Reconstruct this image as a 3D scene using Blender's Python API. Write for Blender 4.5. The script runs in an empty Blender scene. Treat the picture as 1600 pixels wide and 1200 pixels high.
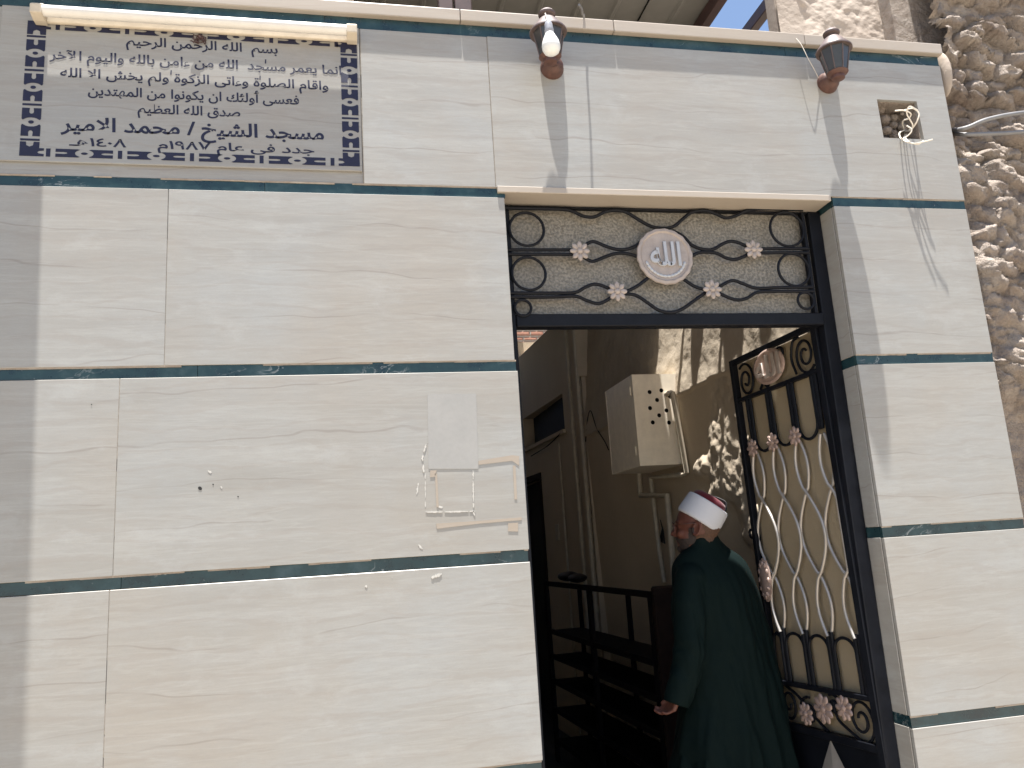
import bpy, bmesh, math, random
import numpy as np
from mathutils import Vector, Matrix
random.seed(7)
SC = bpy.context.scene
COL = SC.collection
PI = math.pi
# ------------------------------------------------------------------ camera
CAM = Vector((0, -2.55, 1.6))
CF = Vector((0.19885900847, 0.96004947711, 0.19687583968))
CR = Vector((0.97978879671, -0.19031833356, -0.06158608404))
CU = Vector((0.02165660605, -0.20514368967, 0.97849223707))
FPX = 1250.0
cd = bpy.data.cameras.new('camera'); cam = bpy.data.objects.new('camera', cd); COL.objects.link(cam)
cam.matrix_world = Matrix(((CR.x, CU.x, -CF.x, CAM.x), (CR.y, CU.y, -CF.y, CAM.y), (CR.z, CU.z, -CF.z, CAM.z), (0, 0, 0, 1)))
cd.sensor_fit = 'HORIZONTAL'; cd.sensor_width = 36; cd.lens = FPX / 1600 * 36
cd.clip_start = 0.05; cd.clip_end = 500
SC.camera = cam
# ------------------------------------------------------------------ light
LD = Vector((0.19, 1.0, -8.4)).normalized()          # the way the sunlight travels
sl = bpy.data.lights.new('sun', 'SUN'); sl.energy = 4.9; sl.angle = math.radians(0.55); sl.color = (1.0, 0.965, 0.91)
so = bpy.data.objects.new('sun', sl); COL.objects.link(so); so.location = (0, -3, 9)
so.rotation_euler = LD.to_track_quat('-Z', 'Y').to_euler()
wd = bpy.data.worlds.new('World'); SC.world = wd; wd.use_nodes = True
wn = wd.node_tree; bg = wn.nodes['Background']
sky = wn.nodes.new('ShaderNodeTexSky'); sky.sky_type = 'NISHITA'; sky.sun_disc = False
sky.sun_elevation = math.asin(-LD.z); sky.sun_rotation = math.atan2(-LD.x, -LD.y)
sky.air_density = 1.0; sky.dust_density = 1.2
wn.links.new(sky.outputs[0], bg.inputs[0]); bg.inputs[1].default_value = 0.065
SC.view_settings.view_transform = 'Standard'; SC.view_settings.look = 'None'
SC.view_settings.exposure = 1.77; SC.view_settings.gamma = 1.0

# ------------------------------------------------------------------ measuring helpers (photo pixel + real plane -> world point)
def ray(px, py): return CF * FPX + CR * (px - 800) + CU * (600 - py)
def P(px, py, y=0.0):
    d = ray(px, py); return CAM + d * ((y - CAM.y) / d.y)
def PX(px, py, x):
    d = ray(px, py); return CAM + d * ((x - CAM.x) / d.x)
def PP(px, py, p0, n):
    d = ray(px, py); p0 = Vector(p0); n = Vector(n); return CAM + d * ((p0 - CAM).dot(n) / d.dot(n))
def W(px, py, off=0.0):                                # the passage's right hand wall, off = metres in front of it
    return PP(px, py, (1.95 - off, 0, 0), (1, .05, 0))
def wx(y): return 1.95 - .05 * y

# ------------------------------------------------------------------ mesh helpers
class MB:
    def __init__(s): s.v = []; s.f = []
    def add(s, vs, fs):
        n = len(s.v); s.v += [tuple(v) for v in vs]; s.f += [tuple(i + n for i in f) for f in fs]; return s
    def box(s, x0, x1, y0, y1, z0, z1):
        return s.add([(x, y, z) for x in (x0, x1) for y in (y0, y1) for z in (z0, z1)],
                     [(0, 1, 3, 2), (4, 6, 7, 5), (0, 4, 5, 1), (2, 3, 7, 6), (0, 2, 6, 4), (1, 5, 7, 3)])
    def hexa(s, p):                                    # 4 front + 4 back points
        return s.add(p, [(0, 1, 2, 3), (7, 6, 5, 4), (0, 4, 5, 1), (1, 5, 6, 2), (2, 6, 7, 3), (3, 7, 4, 0)])
    def prism(s, pts, off):                            # polygon in space + extrusion vector
        n = len(pts); off = Vector(off)
        a = [Vector(p) for p in pts]; b = [p + off for p in a]
        return s.add(a + b, [tuple(range(n)), tuple(range(2 * n - 1, n - 1, -1))] + [(i, i + n, (i + 1) % n + n, (i + 1) % n) for i in range(n)])
    def tube(s, pts, r, n=8, closed=False, flat=None):
        pts = [Vector(p) for p in pts]; m = len(pts)
        rs = r if isinstance(r, (list, tuple)) else [r] * m
        T = []
        for i in range(m):
            a = pts[(i - 1) % m] if (closed or i > 0) else pts[i]
            b = pts[(i + 1) % m] if (closed or i < m - 1) else pts[i]
            t = (b - a); T.append(t.normalized() if t.length > 1e-9 else Vector((0, 0, 1)))
        ref = Vector((0, 0, 1)) if abs(T[0].z) < .9 else Vector((0, 1, 0))
        N = (ref - T[0] * ref.dot(T[0])).normalized(); vs = []
        for i in range(m):
            N = (N - T[i] * N.dot(T[i]))
            N = N.normalized() if N.length > 1e-6 else T[i].orthogonal().normalized()
            B = T[i].cross(N)
            for k in range(n):
                a = 2 * PI * k / n; vs.append(pts[i] + (N * math.cos(a) + B * math.sin(a)) * rs[i])
        fs = []
        for i in range(m if closed else m - 1):
            j = (i + 1) % m
            for k in range(n): fs.append((i * n + k, i * n + (k + 1) % n, j * n + (k + 1) % n, j * n + k))
        if not closed: fs += [tuple(range(n - 1, -1, -1)), tuple(range((m - 1) * n, m * n))]
        return s.add(vs, fs)
    def lathe(s, prof, c, ax=(0, 0, 1), n=24, sx=1.0, ref=None, sy=1.0, mod=None):
        ax = Vector(ax).normalized(); c = Vector(c)
        r0 = Vector(ref) if ref else ax.orthogonal()
        e1 = (r0 - ax * r0.dot(ax)).normalized(); e2 = ax.cross(e1); vs = []
        for (r, h) in prof:
            for k in range(n):
                a = 2 * PI * k / n; q = r * (mod(a, r) if mod else 1)
                vs.append(c + ax * h + e1 * (q * sx * math.cos(a)) + e2 * (q * sy * math.sin(a)))
        m = len(prof)
        fs = [(i * n + k, i * n + (k + 1) % n, (i + 1) * n + (k + 1) % n, (i + 1) * n + k) for i in range(m - 1) for k in range(n)]
        fs += [tuple(range(n - 1, -1, -1)), tuple(range((m - 1) * n, m * n))]
        return s.add(vs, fs)
    def ell(s, c, a, b, cc, n=20, m=12):               # ellipsoid with three axis vectors
        c = Vector(c); a = Vector(a); b = Vector(b); cc = Vector(cc); vs = [c - cc]
        for i in range(1, m):
            t = -PI / 2 + PI * i / m
            for k in range(n):
                p = 2 * PI * k / n; vs.append(c + cc * math.sin(t) + (a * math.cos(p) + b * math.sin(p)) * math.cos(t))
        vs.append(c + cc); fs = []; L = len(vs) - 1
        for k in range(n):
            fs.append((0, 1 + (k + 1) % n, 1 + k)); fs.append((L, 1 + (m - 2) * n + k, 1 + (m - 2) * n + (k + 1) % n))
            for i in range(m - 2): fs.append((1 + i * n + k, 1 + i * n + (k + 1) % n, 1 + (i + 1) * n + (k + 1) % n, 1 + (i + 1) * n + k))
        return s.add(vs, fs)
    def cap(s, a, b, ra, rb, n=16):                    # tapered capsule
        a = Vector(a); b = Vector(b); d = (b - a); L = d.length; d.normalize(); pr = []
        for i in range(7): t = -PI / 2 + PI / 2 * i / 6; pr.append((max(ra * math.cos(t), 1e-4), ra * math.sin(t)))
        for i in range(7): t = PI / 2 * i / 6; pr.append((max(rb * math.cos(t), 1e-4), L + rb * math.sin(t)))
        return s.lathe(pr, a, d, n)
    def build(s, name, mat, parent=None, smooth=False, bevel=0.0, label=None, seg=1):
        o0 = Vector(parent['_o']) if parent is not None else Vector((0, 0, 0))
        me = bpy.data.meshes.new(name)
        me.from_pydata([(v[0] - o0.x, v[1] - o0.y, v[2] - o0.z) for v in s.v], [], s.f)
        bm = bmesh.new(); bm.from_mesh(me); bmesh.ops.recalc_face_normals(bm, faces=bm.faces)
        if bevel > 0:
            es = [e for e in bm.edges if len(e.link_faces) == 2 and e.calc_face_angle(0) > .6]
            bmesh.ops.bevel(bm, geom=es, offset=bevel, segments=seg, affect='EDGES', profile=.6)
        if smooth:
            for f in bm.faces: f.smooth = True
            for e in bm.edges:
                if len(e.link_faces) == 2 and e.calc_face_angle(0) > .75: e.smooth = False
        bm.to_mesh(me); bm.free()
        return link(name, me, mat, parent, label)

def link(name, me, mat, parent=None, label=None):
    o = bpy.data.objects.new(name, me); COL.objects.link(o)
    if mat: me.materials.clear(); me.materials.append(mat)
    if parent is not None: o.parent = parent; o['_o'] = parent['_o']
    else: o['_o'] = (0., 0., 0.)
    if label: o['label'] = label
    return o
def thing(name, label, cat, loc=(0, 0, 0), group=None):
    o = bpy.data.objects.new(name, None); COL.objects.link(o); o.location = loc; o['_o'] = tuple(float(c) for c in loc)
    o.empty_display_size = .05
    return tag(o, label, cat, group)
def tag(o, label, cat, group=None):
    o['label'] = label; o['category'] = cat
    if group: o['group'] = group
    return o
def struct(o): o['kind'] = 'structure'; return o
def copy_tree(o, parent=None):
    c = o.copy(); COL.objects.link(c); c.parent = parent
    for ch in list(o.children): copy_tree(ch, c)
    return c
def evaluated(name, mb, mods, smooth=True):            # join pieces, run modifiers, give back a plain mesh
    me = bpy.data.meshes.new(name); me.from_pydata(mb.v, [], mb.f)
    bm = bmesh.new(); bm.from_mesh(me); bmesh.ops.recalc_face_normals(bm, faces=bm.faces); bm.to_mesh(me); bm.free()
    o = bpy.data.objects.new(name, me); COL.objects.link(o)
    for t, kw in mods:
        md = o.modifiers.new(t.lower(), t)
        for k, v in kw.items(): setattr(md, k, v)
    dg = bpy.context.evaluated_depsgraph_get(); r = bpy.data.meshes.new_from_object(o.evaluated_get(dg))
    bpy.data.objects.remove(o); bpy.data.meshes.remove(me)
    if smooth: r.polygons.foreach_set('use_smooth', [True] * len(r.polygons))
    return r
def curve_pts(pts, k=6):                               # Catmull-Rom
    p = [Vector(q) for q in pts]; p = [p[0] * 2 - p[1]] + p + [p[-1] * 2 - p[-2]]; out = []
    for i in range(1, len(p) - 2):
        for j in range(k):
            t = j / k; a, b, c, d = p[i - 1:i + 3]
            out.append(.5 * ((2 * b) + (c - a) * t + (2 * a - 5 * b + 4 * c - d) * t * t + (3 * b - a - 3 * c + d) * t ** 3))
    return out + [p[-2]]

# ------------------------------------------------------------------ materials
class NT:
    def __init__(s, name):
        s.m = bpy.data.materials.new(name); s.m.use_nodes = True; s.t = s.m.node_tree
        s.b = s.t.nodes['Principled BSDF']; s.o = s.t.nodes['Material Output']
    def n(s, ty, **kw):
        x = s.t.nodes.new(ty)
        for k, v in kw.items(): setattr(x, k, v)
        return x
    def l(s, a, b): s.t.links.new(a, b)
    def vec(s, scale=(1, 1, 1), rnd=0.0):
        c = s.n('ShaderNodeTexCoord'); m = s.n('ShaderNodeMapping'); m.inputs['Scale'].default_value = scale
        src = c.outputs['Object']
        if rnd:
            oi = s.n('ShaderNodeObjectInfo'); mu = s.n('ShaderNodeVectorMath', operation='MULTIPLY_ADD')
            mu.inputs[1].default_value = (rnd, rnd, rnd); s.l(oi.outputs['Random'], mu.inputs[0]); s.l(src, mu.inputs[2]); src = mu.outputs[0]
        s.l(src, m.inputs['Vector']); return m.outputs[0]
    def noise(s, v, scale, detail=5, rough=.55, dist=0.0):
        x = s.n('ShaderNodeTexNoise'); x.inputs['Scale'].default_value = scale; x.inputs['Detail'].default_value = detail
        x.inputs['Roughness'].default_value = rough; x.inputs['Distortion'].default_value = dist; s.l(v, x.inputs['Vector']); return x.outputs['Fac']
    def ramp(s, f, st):
        r = s.n('ShaderNodeValToRGB'); e = r.color_ramp.elements
        while len(e) < len(st): e.new(.5)
        for q, (p, c) in zip(e, st):
            q.position = p; q.color = (*(c if isinstance(c, (tuple, list)) else (c, c, c)), 1)
        s.l(f, r.inputs[0]); return r.outputs[0]
    def mix(s, f, a, b, blend='MIX'):
        x = s.n('ShaderNodeMix', data_type='RGBA', blend_type=blend)
        for sock, val in ((x.inputs[0], f), (x.inputs[6], a), (x.inputs[7], b)):
            if isinstance(val, (int, float)): sock.default_value = val
            elif isinstance(val, tuple): sock.default_value = (*val, 1)
            else: s.l(val, sock)
        return x.outputs[2]
    def math(s, op, a, b=0.0):
        x = s.n('ShaderNodeMath', operation=op)
        for sock, val in ((x.inputs[0], a), (x.inputs[1], b)):
            if isinstance(val, (int, float)): sock.default_value = val
            else: s.l(val, sock)
        return x.outputs[0]
    def bump(s, h, st=.3, d=.01):
        x = s.n('ShaderNodeBump'); x.inputs['Strength'].default_value = st; x.inputs['Distance'].default_value = d
        s.l(h, x.inputs['Height']); s.l(x.outputs[0], s.b.inputs['Normal']); return x
    def fin(s, col=None, rough=None, **kw):
        for k, v in (('Base Color', col), ('Roughness', rough)):
            if v is None: continue
            if isinstance(v, (int, float)): s.b.inputs[k].default_value = v
            elif isinstance(v, tuple): s.b.inputs[k].default_value = (*v, 1)
            else: s.l(v, s.b.inputs[k])
        for k, v in kw.items(): s.b.inputs[k.replace('_', ' ')].default_value = v
        return s.m
def mat_marble(name, warm=0.0, dim=1.0):
    t = NT(name); v = t.vec((1, 1, 1), 37.0); vs = t.vec((.5, 1, 6.5), 37.0); vf = t.vec((1.1, 1, 9), 61.0); vv = t.vec((.32, 1, 3.0), 53.0)
    st = t.noise(vs, 2.6, 8, .60, .25); big = t.noise(v, 1.5, 4); fine = t.noise(vf, 15, 6, .72)
    D = lambda r, g, b: (r * dim * .585, g * dim * .600, b * dim * .607)
    c = t.ramp(st, [(.28, D(.475, .448, .408)), (.5, D(.515, .493, .455)), (.70, D(.56, .545, .512))])
    c = t.mix(t.math('MULTIPLY', t.ramp(big, [(.42, 0.), (.66, 1.)]), .55), c, D(.545, .475, .395))
    c = t.mix(t.math('MULTIPLY', t.ramp(t.noise(v, 2.1, 5), [(.48, 0.), (.68, 1.)]), .50), c, D(.545, .56, .56))
    c = t.mix(t.math('MULTIPLY', t.ramp(fine, [(.38, 0.), (.66, 1.)]), .34), c, D(.42, .385, .345))
    def lines(sc, dist, dsc, thr, seed, sx):
        w = t.n('ShaderNodeTexWave', wave_type='BANDS', bands_direction='Z', wave_profile='SIN'); t.l(t.vec((sx, 1, 1), seed), w.inputs['Vector'])
        w.inputs['Scale'].default_value = sc; w.inputs['Distortion'].default_value = dist; w.inputs['Detail'].default_value = 4; w.inputs['Detail Scale'].default_value = dsc; w.inputs['Detail Roughness'].default_value = .55
        return t.ramp(w.outputs['Fac'], [(thr, 0.), (1 - (1 - thr) * .35, 1.)])
    vm = t.ramp(t.noise(v, 2.6, 3), [(.42, 0.), (.56, 1.)])
    c = t.mix(t.math('MULTIPLY', t.math('MULTIPLY', lines(2.1, 6.0, .9, .9965, 53.0, .42), vm), .40), c, (.17, .14, .12))
    c = t.mix(t.math('MULTIPLY', lines(4.7, 7.0, 1.4, .90, 29.0, .38), .16), c, (.24, .205, .175))
    vein2 = t.math('ABSOLUTE', t.math('SUBTRACT', t.noise(vs, 3.3, 4, .55, .3), .46))
    c = t.mix(t.math('MULTIPLY', t.ramp(vein2, [(.0, 1.), (.03, 0.)]), .22), c, D(.66, .645, .60))
    sp = t.ramp(t.noise(v, 70, 2), [(.735, 0.), (.77, 1.)])
    c = t.mix(t.math('MULTIPLY', sp, .22), c, (.24, .20, .17))
    sm = t.math('MULTIPLY', t.ramp(t.noise(t.vec((1.2, 1, 2.2), 11.0), 3.4, 6, .7), [(.56, 0.), (.68, 1.)]), .26); c = t.mix(sm, c, D(.68, .68, .66))
    gr = t.noise(t.vec((1, 1, 2.2), 5.0), 140, 3, .7); c = t.mix(t.math('MULTIPLY', t.ramp(gr, [(.35, 0.), (.7, 1.)]), .16), c, D(.40, .375, .345))
    if warm: c = t.mix(warm, c, (.41, .335, .26))
    t.bump(t.math('ADD', st, t.math('MULTIPLY', fine, .3)), .10, .004)
    return t.fin(c, t.ramp(st, [(.3, .28), (.7, .44)]), Specular_IOR_Level=.5)
def mat_green():
    t = NT('green_marble'); v = t.vec((1, 1, 1), 19.0); n = t.noise(v, 14, 6, .65)
    c = t.ramp(n, [(.3, (.010, .025, .033)), (.55, (.016, .046, .053)), (.75, (.042, .078, .088))])
    ve = t.math('ABSOLUTE', t.math('SUBTRACT', t.noise(t.vec((1, 1, 2), 19.0), 5, 5, .6, 1.4), .5))
    ve = t.math('MULTIPLY', t.ramp(ve, [(0., 1.), (.012, 0.)]), t.ramp(t.noise(v, 4, 2), [(.55, 0.), (.66, 1.)]))
    c = t.mix(t.math('MULTIPLY', ve, .6), c, (.40, .42, .42))
    sp = t.ramp(t.noise(v, 90, 2), [(.72, 0.), (.76, 1.)]); c = t.mix(t.math('MULTIPLY', sp, .4), c, (.22, .24, .24))
    return t.fin(c, t.ramp(n, [(.3, .22), (.7, .42)]))
def mat_rough(name, a, b, scale=6.0, rough=.9, bump=.4, bd=.01, spec=.25, grain=60):
    t = NT(name); v = t.vec(); n = t.noise(v, scale, 8, .62); g = t.noise(v, grain, 3, .6)
    c = t.mix(t.ramp(n, [(.32, 0.), (.68, 1.)]), a, b)
    c = t.mix(t.math('MULTIPLY', g, .3), c, tuple(x * .6 for x in a))
    t.bump(t.math('ADD', n, t.math('MULTIPLY', g, .35)), bump, bd)
    return t.fin(c, rough, Specular_IOR_Level=spec)
def mat_flat(name, c, rough=.5, metal=0.0, var=.15, scale=18.0, bump=.08, spec=.5):
    t = NT(name); v = t.vec(); n = t.noise(v, scale, 6, .65)
    k = t.mix(t.ramp(n, [(.3, 0.), (.7, 1.)]), tuple(x * (1 - var) for x in c), tuple(min(1, x * (1 + var)) for x in c))
    t.bump(n, bump, .004)
    return t.fin(k, t.math('ADD', t.math('MULTIPLY', n, .25), max(.05, rough - .12)), Metallic=metal, Specular_IOR_Level=spec)
def mat_glass(name, a, b, scale, transl):
    t = NT(name); v = t.vec(); vo = t.n('ShaderNodeTexVoronoi'); vo.inputs['Scale'].default_value = scale; t.l(v, vo.inputs['Vector'])
    n = t.noise(v, scale * .9, 2); big = t.noise(v, 3, 3)
    c = t.mix(t.ramp(n, [(.4, 0.), (.6, 1.)]), a, b); c = t.mix(t.math('MULTIPLY', big, .3), c, tuple(x * .8 for x in a))
    t.bump(t.math('ADD', vo.outputs['Distance'], n), .5, .004); t.fin(c, .32)
    tr = t.n('ShaderNodeBsdfTranslucent'); tr.inputs[0].default_value = (*b, 1); mx = t.n('ShaderNodeMixShader'); mx.inputs[0].default_value = transl
    t.l(t.b.outputs[0], mx.inputs[1]); t.l(tr.outputs[0], mx.inputs[2]); t.l(mx.outputs[0], t.o.inputs[0]); return t.m
def mat_cloth(name, a, b, rough=.8, sheen=.3, scale=500.0, spec=.3):
    t = NT(name); v = t.vec(); n = t.noise(v, scale, 2); w = t.noise(t.vec((1, 1, .25)), 9, 4)
    c = t.mix(n, a, b); t.bump(t.math('ADD', t.math('MULTIPLY', n, .12), w), .35, .012)
    return t.fin(c, rough, Sheen_Weight=sheen, Specular_IOR_Level=spec)
def mat_mud():
    t = NT('mud_stone'); v = t.vec(); a = t.noise(v, 5, 8, .65); b = t.noise(v, 22, 6, .7); g = t.noise(v, 120, 3, .7); w = t.n('ShaderNodeTexVoronoi'); w.inputs['Scale'].default_value = 16; t.l(t.vec((1, 1, 1.7)), w.inputs['Vector'])
    c = t.ramp(a, [(.3, (.20, .142, .108)), (.5, (.31, .24, .185)), (.7, (.40, .325, .26))])
    c = t.mix(t.math('MULTIPLY', t.ramp(b, [(.45, 0.), (.7, 1.)]), .5), c, (.44, .37, .30)); c = t.mix(t.math('MULTIPLY', t.ramp(b, [(.25, 1.), (.45, 0.)]), .5), c, (.20, .14, .11))
    c = t.mix(.3, c, t.ramp(w.outputs['Color'], [(.2, .35), (.8, .65)]), 'OVERLAY'); hs = t.n('ShaderNodeHueSaturation'); hs.inputs['Saturation'].default_value = .72; t.l(c, hs.inputs['Color']); c = hs.outputs[0]
    t.bump(t.math('ADD', t.math('ADD', t.math('MULTIPLY', w.outputs['Distance'], -.6), b), t.math('MULTIPLY', g, .5)), .9, .03)
    return t.fin(c, .95, Specular_IOR_Level=.15)
M = dict(
    joint=mat_rough('joint_filler', (.25, .22, .185), (.33, .30, .26), 30),
    marble=mat_marble('cream_marble'), marble_edge=mat_marble('marble_edge', .55), plaque=mat_marble('plaque_marble', 0, .95), green=mat_green(),
    mortar=mat_rough('mortar', (.28, .22, .17), (.40, .345, .28), 20), cement=mat_rough('cement', (.25, .22, .19), (.33, .30, .26), 5),
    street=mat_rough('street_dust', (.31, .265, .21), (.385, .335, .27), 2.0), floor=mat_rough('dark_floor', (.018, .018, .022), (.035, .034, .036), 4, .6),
    plaster=mat_rough('old_plaster', (.43, .36, .275), (.51, .435, .34), 4.0, .92, .5, .012), dado=mat_rough('painted_wall', (.48, .40, .295), (.55, .46, .345), 2.2, .8, .2, .006),
    mud=mat_mud(), brick=mat_rough('red_brick', (.26, .12, .08), (.36, .19, .13), 9.0),
    plaster_front=mat_rough('front_plaster', (.36, .30, .25), (.47, .41, .35), 4.0, .92, .5, .012), inner=mat_rough('inner_wall', (.46, .40, .33), (.54, .475, .39), 3),  # plaster_front is one even tone for the house front
    iron=mat_flat('black_iron', (.006, .007, .0105), .5, 0.0, .3, spec=.18), dark=mat_flat('shade_black', (.01, .01, .011), .8),  # near-black stands in for the shade inside openings and holes
    silver=mat_flat('silver_paint', (.44, .41, .375), .4, .45, .12), pink=mat_flat('pink_cast_metal', (.38, .28, .24), .45, .25, .18, 40), pearl=mat_flat('pearl_cast_metal', (.34, .29, .26), .45, .1, .15, 30),
    letter=mat_flat('white_relief', (.40, .41, .43), .35, .1, .08),
    tglass=mat_glass('patterned_glass', (.43, .395, .335), (.20, .185, .158), 120, .4), lglass=mat_glass('frosted_glass', (.60, .505, .355), (.55, .46, .32), 260, .5),
    navy=mat_flat('navy_paint', (.006, .007, .030), .55, 0, .25, 60), rust=mat_flat('rust_red_paint', (.088, .040, .030), .5, .1, .35, 30), wine=mat_flat('faded_wine_paint', (.105, .076, .070), .5, .05, .3, 30),
    lampglass=mat_flat('smoked_glass', (.045, .045, .047), .14, 0, .2), white=mat_flat('white_plastic', (.66, .64, .60), .3, 0, .05), bulb=mat_flat('bulb_white', (.70, .71, .70), .25, 0, .03),
    cream=mat_flat('cream_metal_paint', (.82, .745, .62), .45, 0, .08), batten=mat_flat('batten_cream', (.50, .44, .35), .45, 0, .15, 14), socket=mat_flat('grey_plastic', (.30, .31, .35), .5),
    pipe=mat_flat('cream_pipe', (.42, .37, .29), .5, 0, .15), steel=mat_flat('brown_steel', (.05, .027, .026), .55, 0, .3), canopy=mat_flat('canopy_sheet', (.20, .195, .18), .55, 0, .08),
    rack=mat_flat('dark_rack', (.008, .007, .0072), .7, 0, .3, spec=.12), rackend=mat_flat('brown_board', (.018, .011, .009), .7, 0, .3, spec=.15), wire=mat_flat('white_wire', (.68, .63, .55), .5), cable=mat_flat('grey_cable', (.17, .17, .175), .5),
    tape=mat_marble('old_tape', .6, .66), paste=mat_flat('white_paste', (.47, .455, .42), .6, 0, .1, 60), paper=mat_rough('paper_trace', (.305, .303, .292), (.335, .330, .317), 9, .6, .05, .002),
    skin=mat_rough('skin', (.095, .033, .022), (.14, .052, .034), 14, .5, .15, .003, .4, 200), beard=mat_flat('dark_beard', (.022, .014, .012), .8, 0, .5, 90), hair=mat_flat('cropped_hair', (.075, .038, .022), .8, 0, .4, 120),
    robe=mat_cloth('green_robe', (.0013, .0055, .0056), (.0024, .0090, .0083), .82, .0, spec=.12), turban=mat_cloth('white_turban', (.46, .47, .50), (.52, .53, .565), .85, .05), fez=mat_cloth('red_felt', (.075, .005, .012), (.10, .007, .016), .9, .2),
    black=mat_flat('black_silk', (.008, .008, .009), .5), collar=mat_flat('white_cotton', (.75, .73, .72), .8), specs=mat_flat('brown_spectacle_rim', (.05, .018, .014), .3), lens=mat_flat('lens', (.10, .07, .07), .08),
    shoe=mat_flat('shoe_leather', (.02, .015, .012), .4))
# ------------------------------------------------------------------ numpy value noise
_rs = np.random.RandomState(11); _tab = _rs.rand(256, 256)
def vnoise(x, y):
    xi = np.floor(x).astype(int); yi = np.floor(y).astype(int); fx = x - xi; fy = y - yi
    fx = fx * fx * (3 - 2 * fx); fy = fy * fy * (3 - 2 * fy); g = lambda a, b: _tab[a % 256, b % 256]
    return (g(xi, yi) * (1 - fx) + g(xi + 1, yi) * fx) * (1 - fy) + (g(xi, yi + 1) * (1 - fx) + g(xi + 1, yi + 1) * fx) * fy
def fbm(x, y, o=5, g=.5):
    a = 1.0; s = 0; t = 0
    for i in range(o): s = s + a * vnoise(x * 2 ** i + 17.3 * i, y * 2 ** i + 5.1 * i); t += a; a *= g
    return s / t
def grid_mesh(name, X, Y, Z, mats, parent, midx=None, keep=None, label=None):
    nv, nu = X.shape; o0 = parent['_o'] if parent is not None else (0, 0, 0)
    co = np.stack([X - o0[0], Y - o0[1], Z - o0[2]], -1).reshape(-1, 3)
    i = np.arange(nv * nu).reshape(nv, nu); q = np.stack([i[:-1, :-1], i[:-1, 1:], i[1:, 1:], i[1:, :-1]], -1).reshape(-1, 4)
    if keep is not None: k = keep[:-1, :-1].reshape(-1); q = q[k]
    me = bpy.data.meshes.new(name); me.from_pydata(co.tolist(), [], q.tolist())
    for m in mats: me.materials.append(m)
    if midx is not None:
        mi = midx[:-1, :-1].reshape(-1)
        if keep is not None: mi = mi[k]
        me.polygons.foreach_set('material_index', mi.astype(np.int32))
    me.polygons.foreach_set('use_smooth', [True] * len(me.polygons))
    return link(name, me, None, parent, label)

# ================================================================== SETTING
g = MB().add([(-60, -60, 0), (60, -60, 0), (60, 60, 0), (-60, 60, 0)], [(0, 1, 2, 3)]).build('street', M['street']); struct(g)
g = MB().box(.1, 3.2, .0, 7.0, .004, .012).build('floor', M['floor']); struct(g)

# ------------------------------------------------------------------ the marble faced wall
XL, XD0, XD1, XR = -3.6, .547, 1.82, 2.402
fac = thing('facade_wall', 'cream marble clad wall with dark green bands around the open doorway', 'wall')
core = MB()
core.box(XL, XD0 - .02,   .016, .31, 0, 3.459); core.box(XD1 + .02, XR - .004, .016, .27, 0, 3.08)
core.box(XD1 + .02, 2.072, .016, .27, 3.08, 3.25); core.box(2.274, XR - .004, .016, .27, 3.08, 3.25); core.box(2.072, 2.274, .13, .27, 3.08, 3.25)
core.box(XD1 + .02, XR - .004, .016, .27, 3.25, 3.459); core.box(XD0 - .02, XD1 + .02, .016, .31, 2.83, 3.459)
core.build('core', M['mortar'], fac)
ROWS = [(.05, .290), (.328, .916), (.954, 1.545), (1.583, 2.168), (2.205, 2.788)]
BANDS = [(.290, .328), (.916, .954), (1.545, 1.583), (2.168, 2.205), (2.788, 2.826), (3.414, 3.459)]
def panel(x0, x1, z0, z1, y=0.0, name='stone_panel', m='marble'):
    gp = .0006; yo = y + random.uniform(-.0006, .0008)
    return MB().box(x0 + gp, x1 - gp, yo, .0155, z0, z1 - .001).build(name, M[m], fac, bevel=.0012)
def joint(x, z0, z1):
    m = MB(); z = z0
    while z < z1 - .01:
        L = random.uniform(.03, .2)
        if random.random() < .88: m.box(x - .0011, x + .0011, random.uniform(.0004, .002), .0152, z, min(z1 - .002, z + L))
        z += L + random.choice((0, 0, .004))
    m.build('joint_mortar', M['joint'], fac)
JL = {4: [P(262, 430).x - 1.62, P(260, 430).x], 3: [P(182, 740).x - 1.4, P(182, 740).x], 2: [P(166, 1060).x - 1.35, P(166, 1060).x], 1: [-1.9, .02], 0: [-1.2, -.2]}
for i, (z0, z1) in enumerate(ROWS):
    js = [XL] + JL[i] + [XD0 + (.004 if i != 4 else -.004)]
    for a, b in zip(js[:-1], js[1:]): panel(a, b, z0, z1); joint(a, z0, z1)
    panel(XD1, XR, z0, z1)
    MB().box(XD1 + .0005, XD1 + .019, .021, .29, z0, z1).build('reveal_panel', M['marble'], fac, bevel=.001)
    MB().box(XD0 - .019, XD0 - .0005, .021, .29, z0, z1).build('reveal_panel', M['marble'], fac, bevel=.001)
for i, (z0, z1) in enumerate(BANDS):
    segs = [(XL, XD0), (XD1, XR)] if i < 5 else [(XL, XR)]
    for a, b in segs:
        x = a
        while x < b - .02:
            x2 = min(b, x + 1.27 + .1 * i)
            if b - x2 < .25: x2 = b
            MB().box(x + .0008, x2 - .0008, .0045, .0157, z0 + .001, z1 - .001).build('marble_band', M['green'], fac); x = x2
    if i < 5:
        MB().box(XD1 + .003, XD1 + .0192, .0212, .29, z0 + .001, z1 - .001).build('marble_band', M['green'], fac)
        MB().box(XD0 - .0192, XD0 - .003, .0212, .29, z0 + .001, z1 - .001).build('marble_band', M['green'], fac)
        mo = MB()                                       # crumbly mortar squeezed out along the joint above each band
        for a, b in segs:
            x = a
            while x < b:
                L = random.uniform(.03, .16)
                if random.random() < .75: mo.box(x, min(b, x + L), random.uniform(.001, .003), .006, z1 - .0035 - random.random() * .002, z1 + .0006)
                x += L
        mo.build('joint_mortar', M['mortar'], fac)
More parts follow.
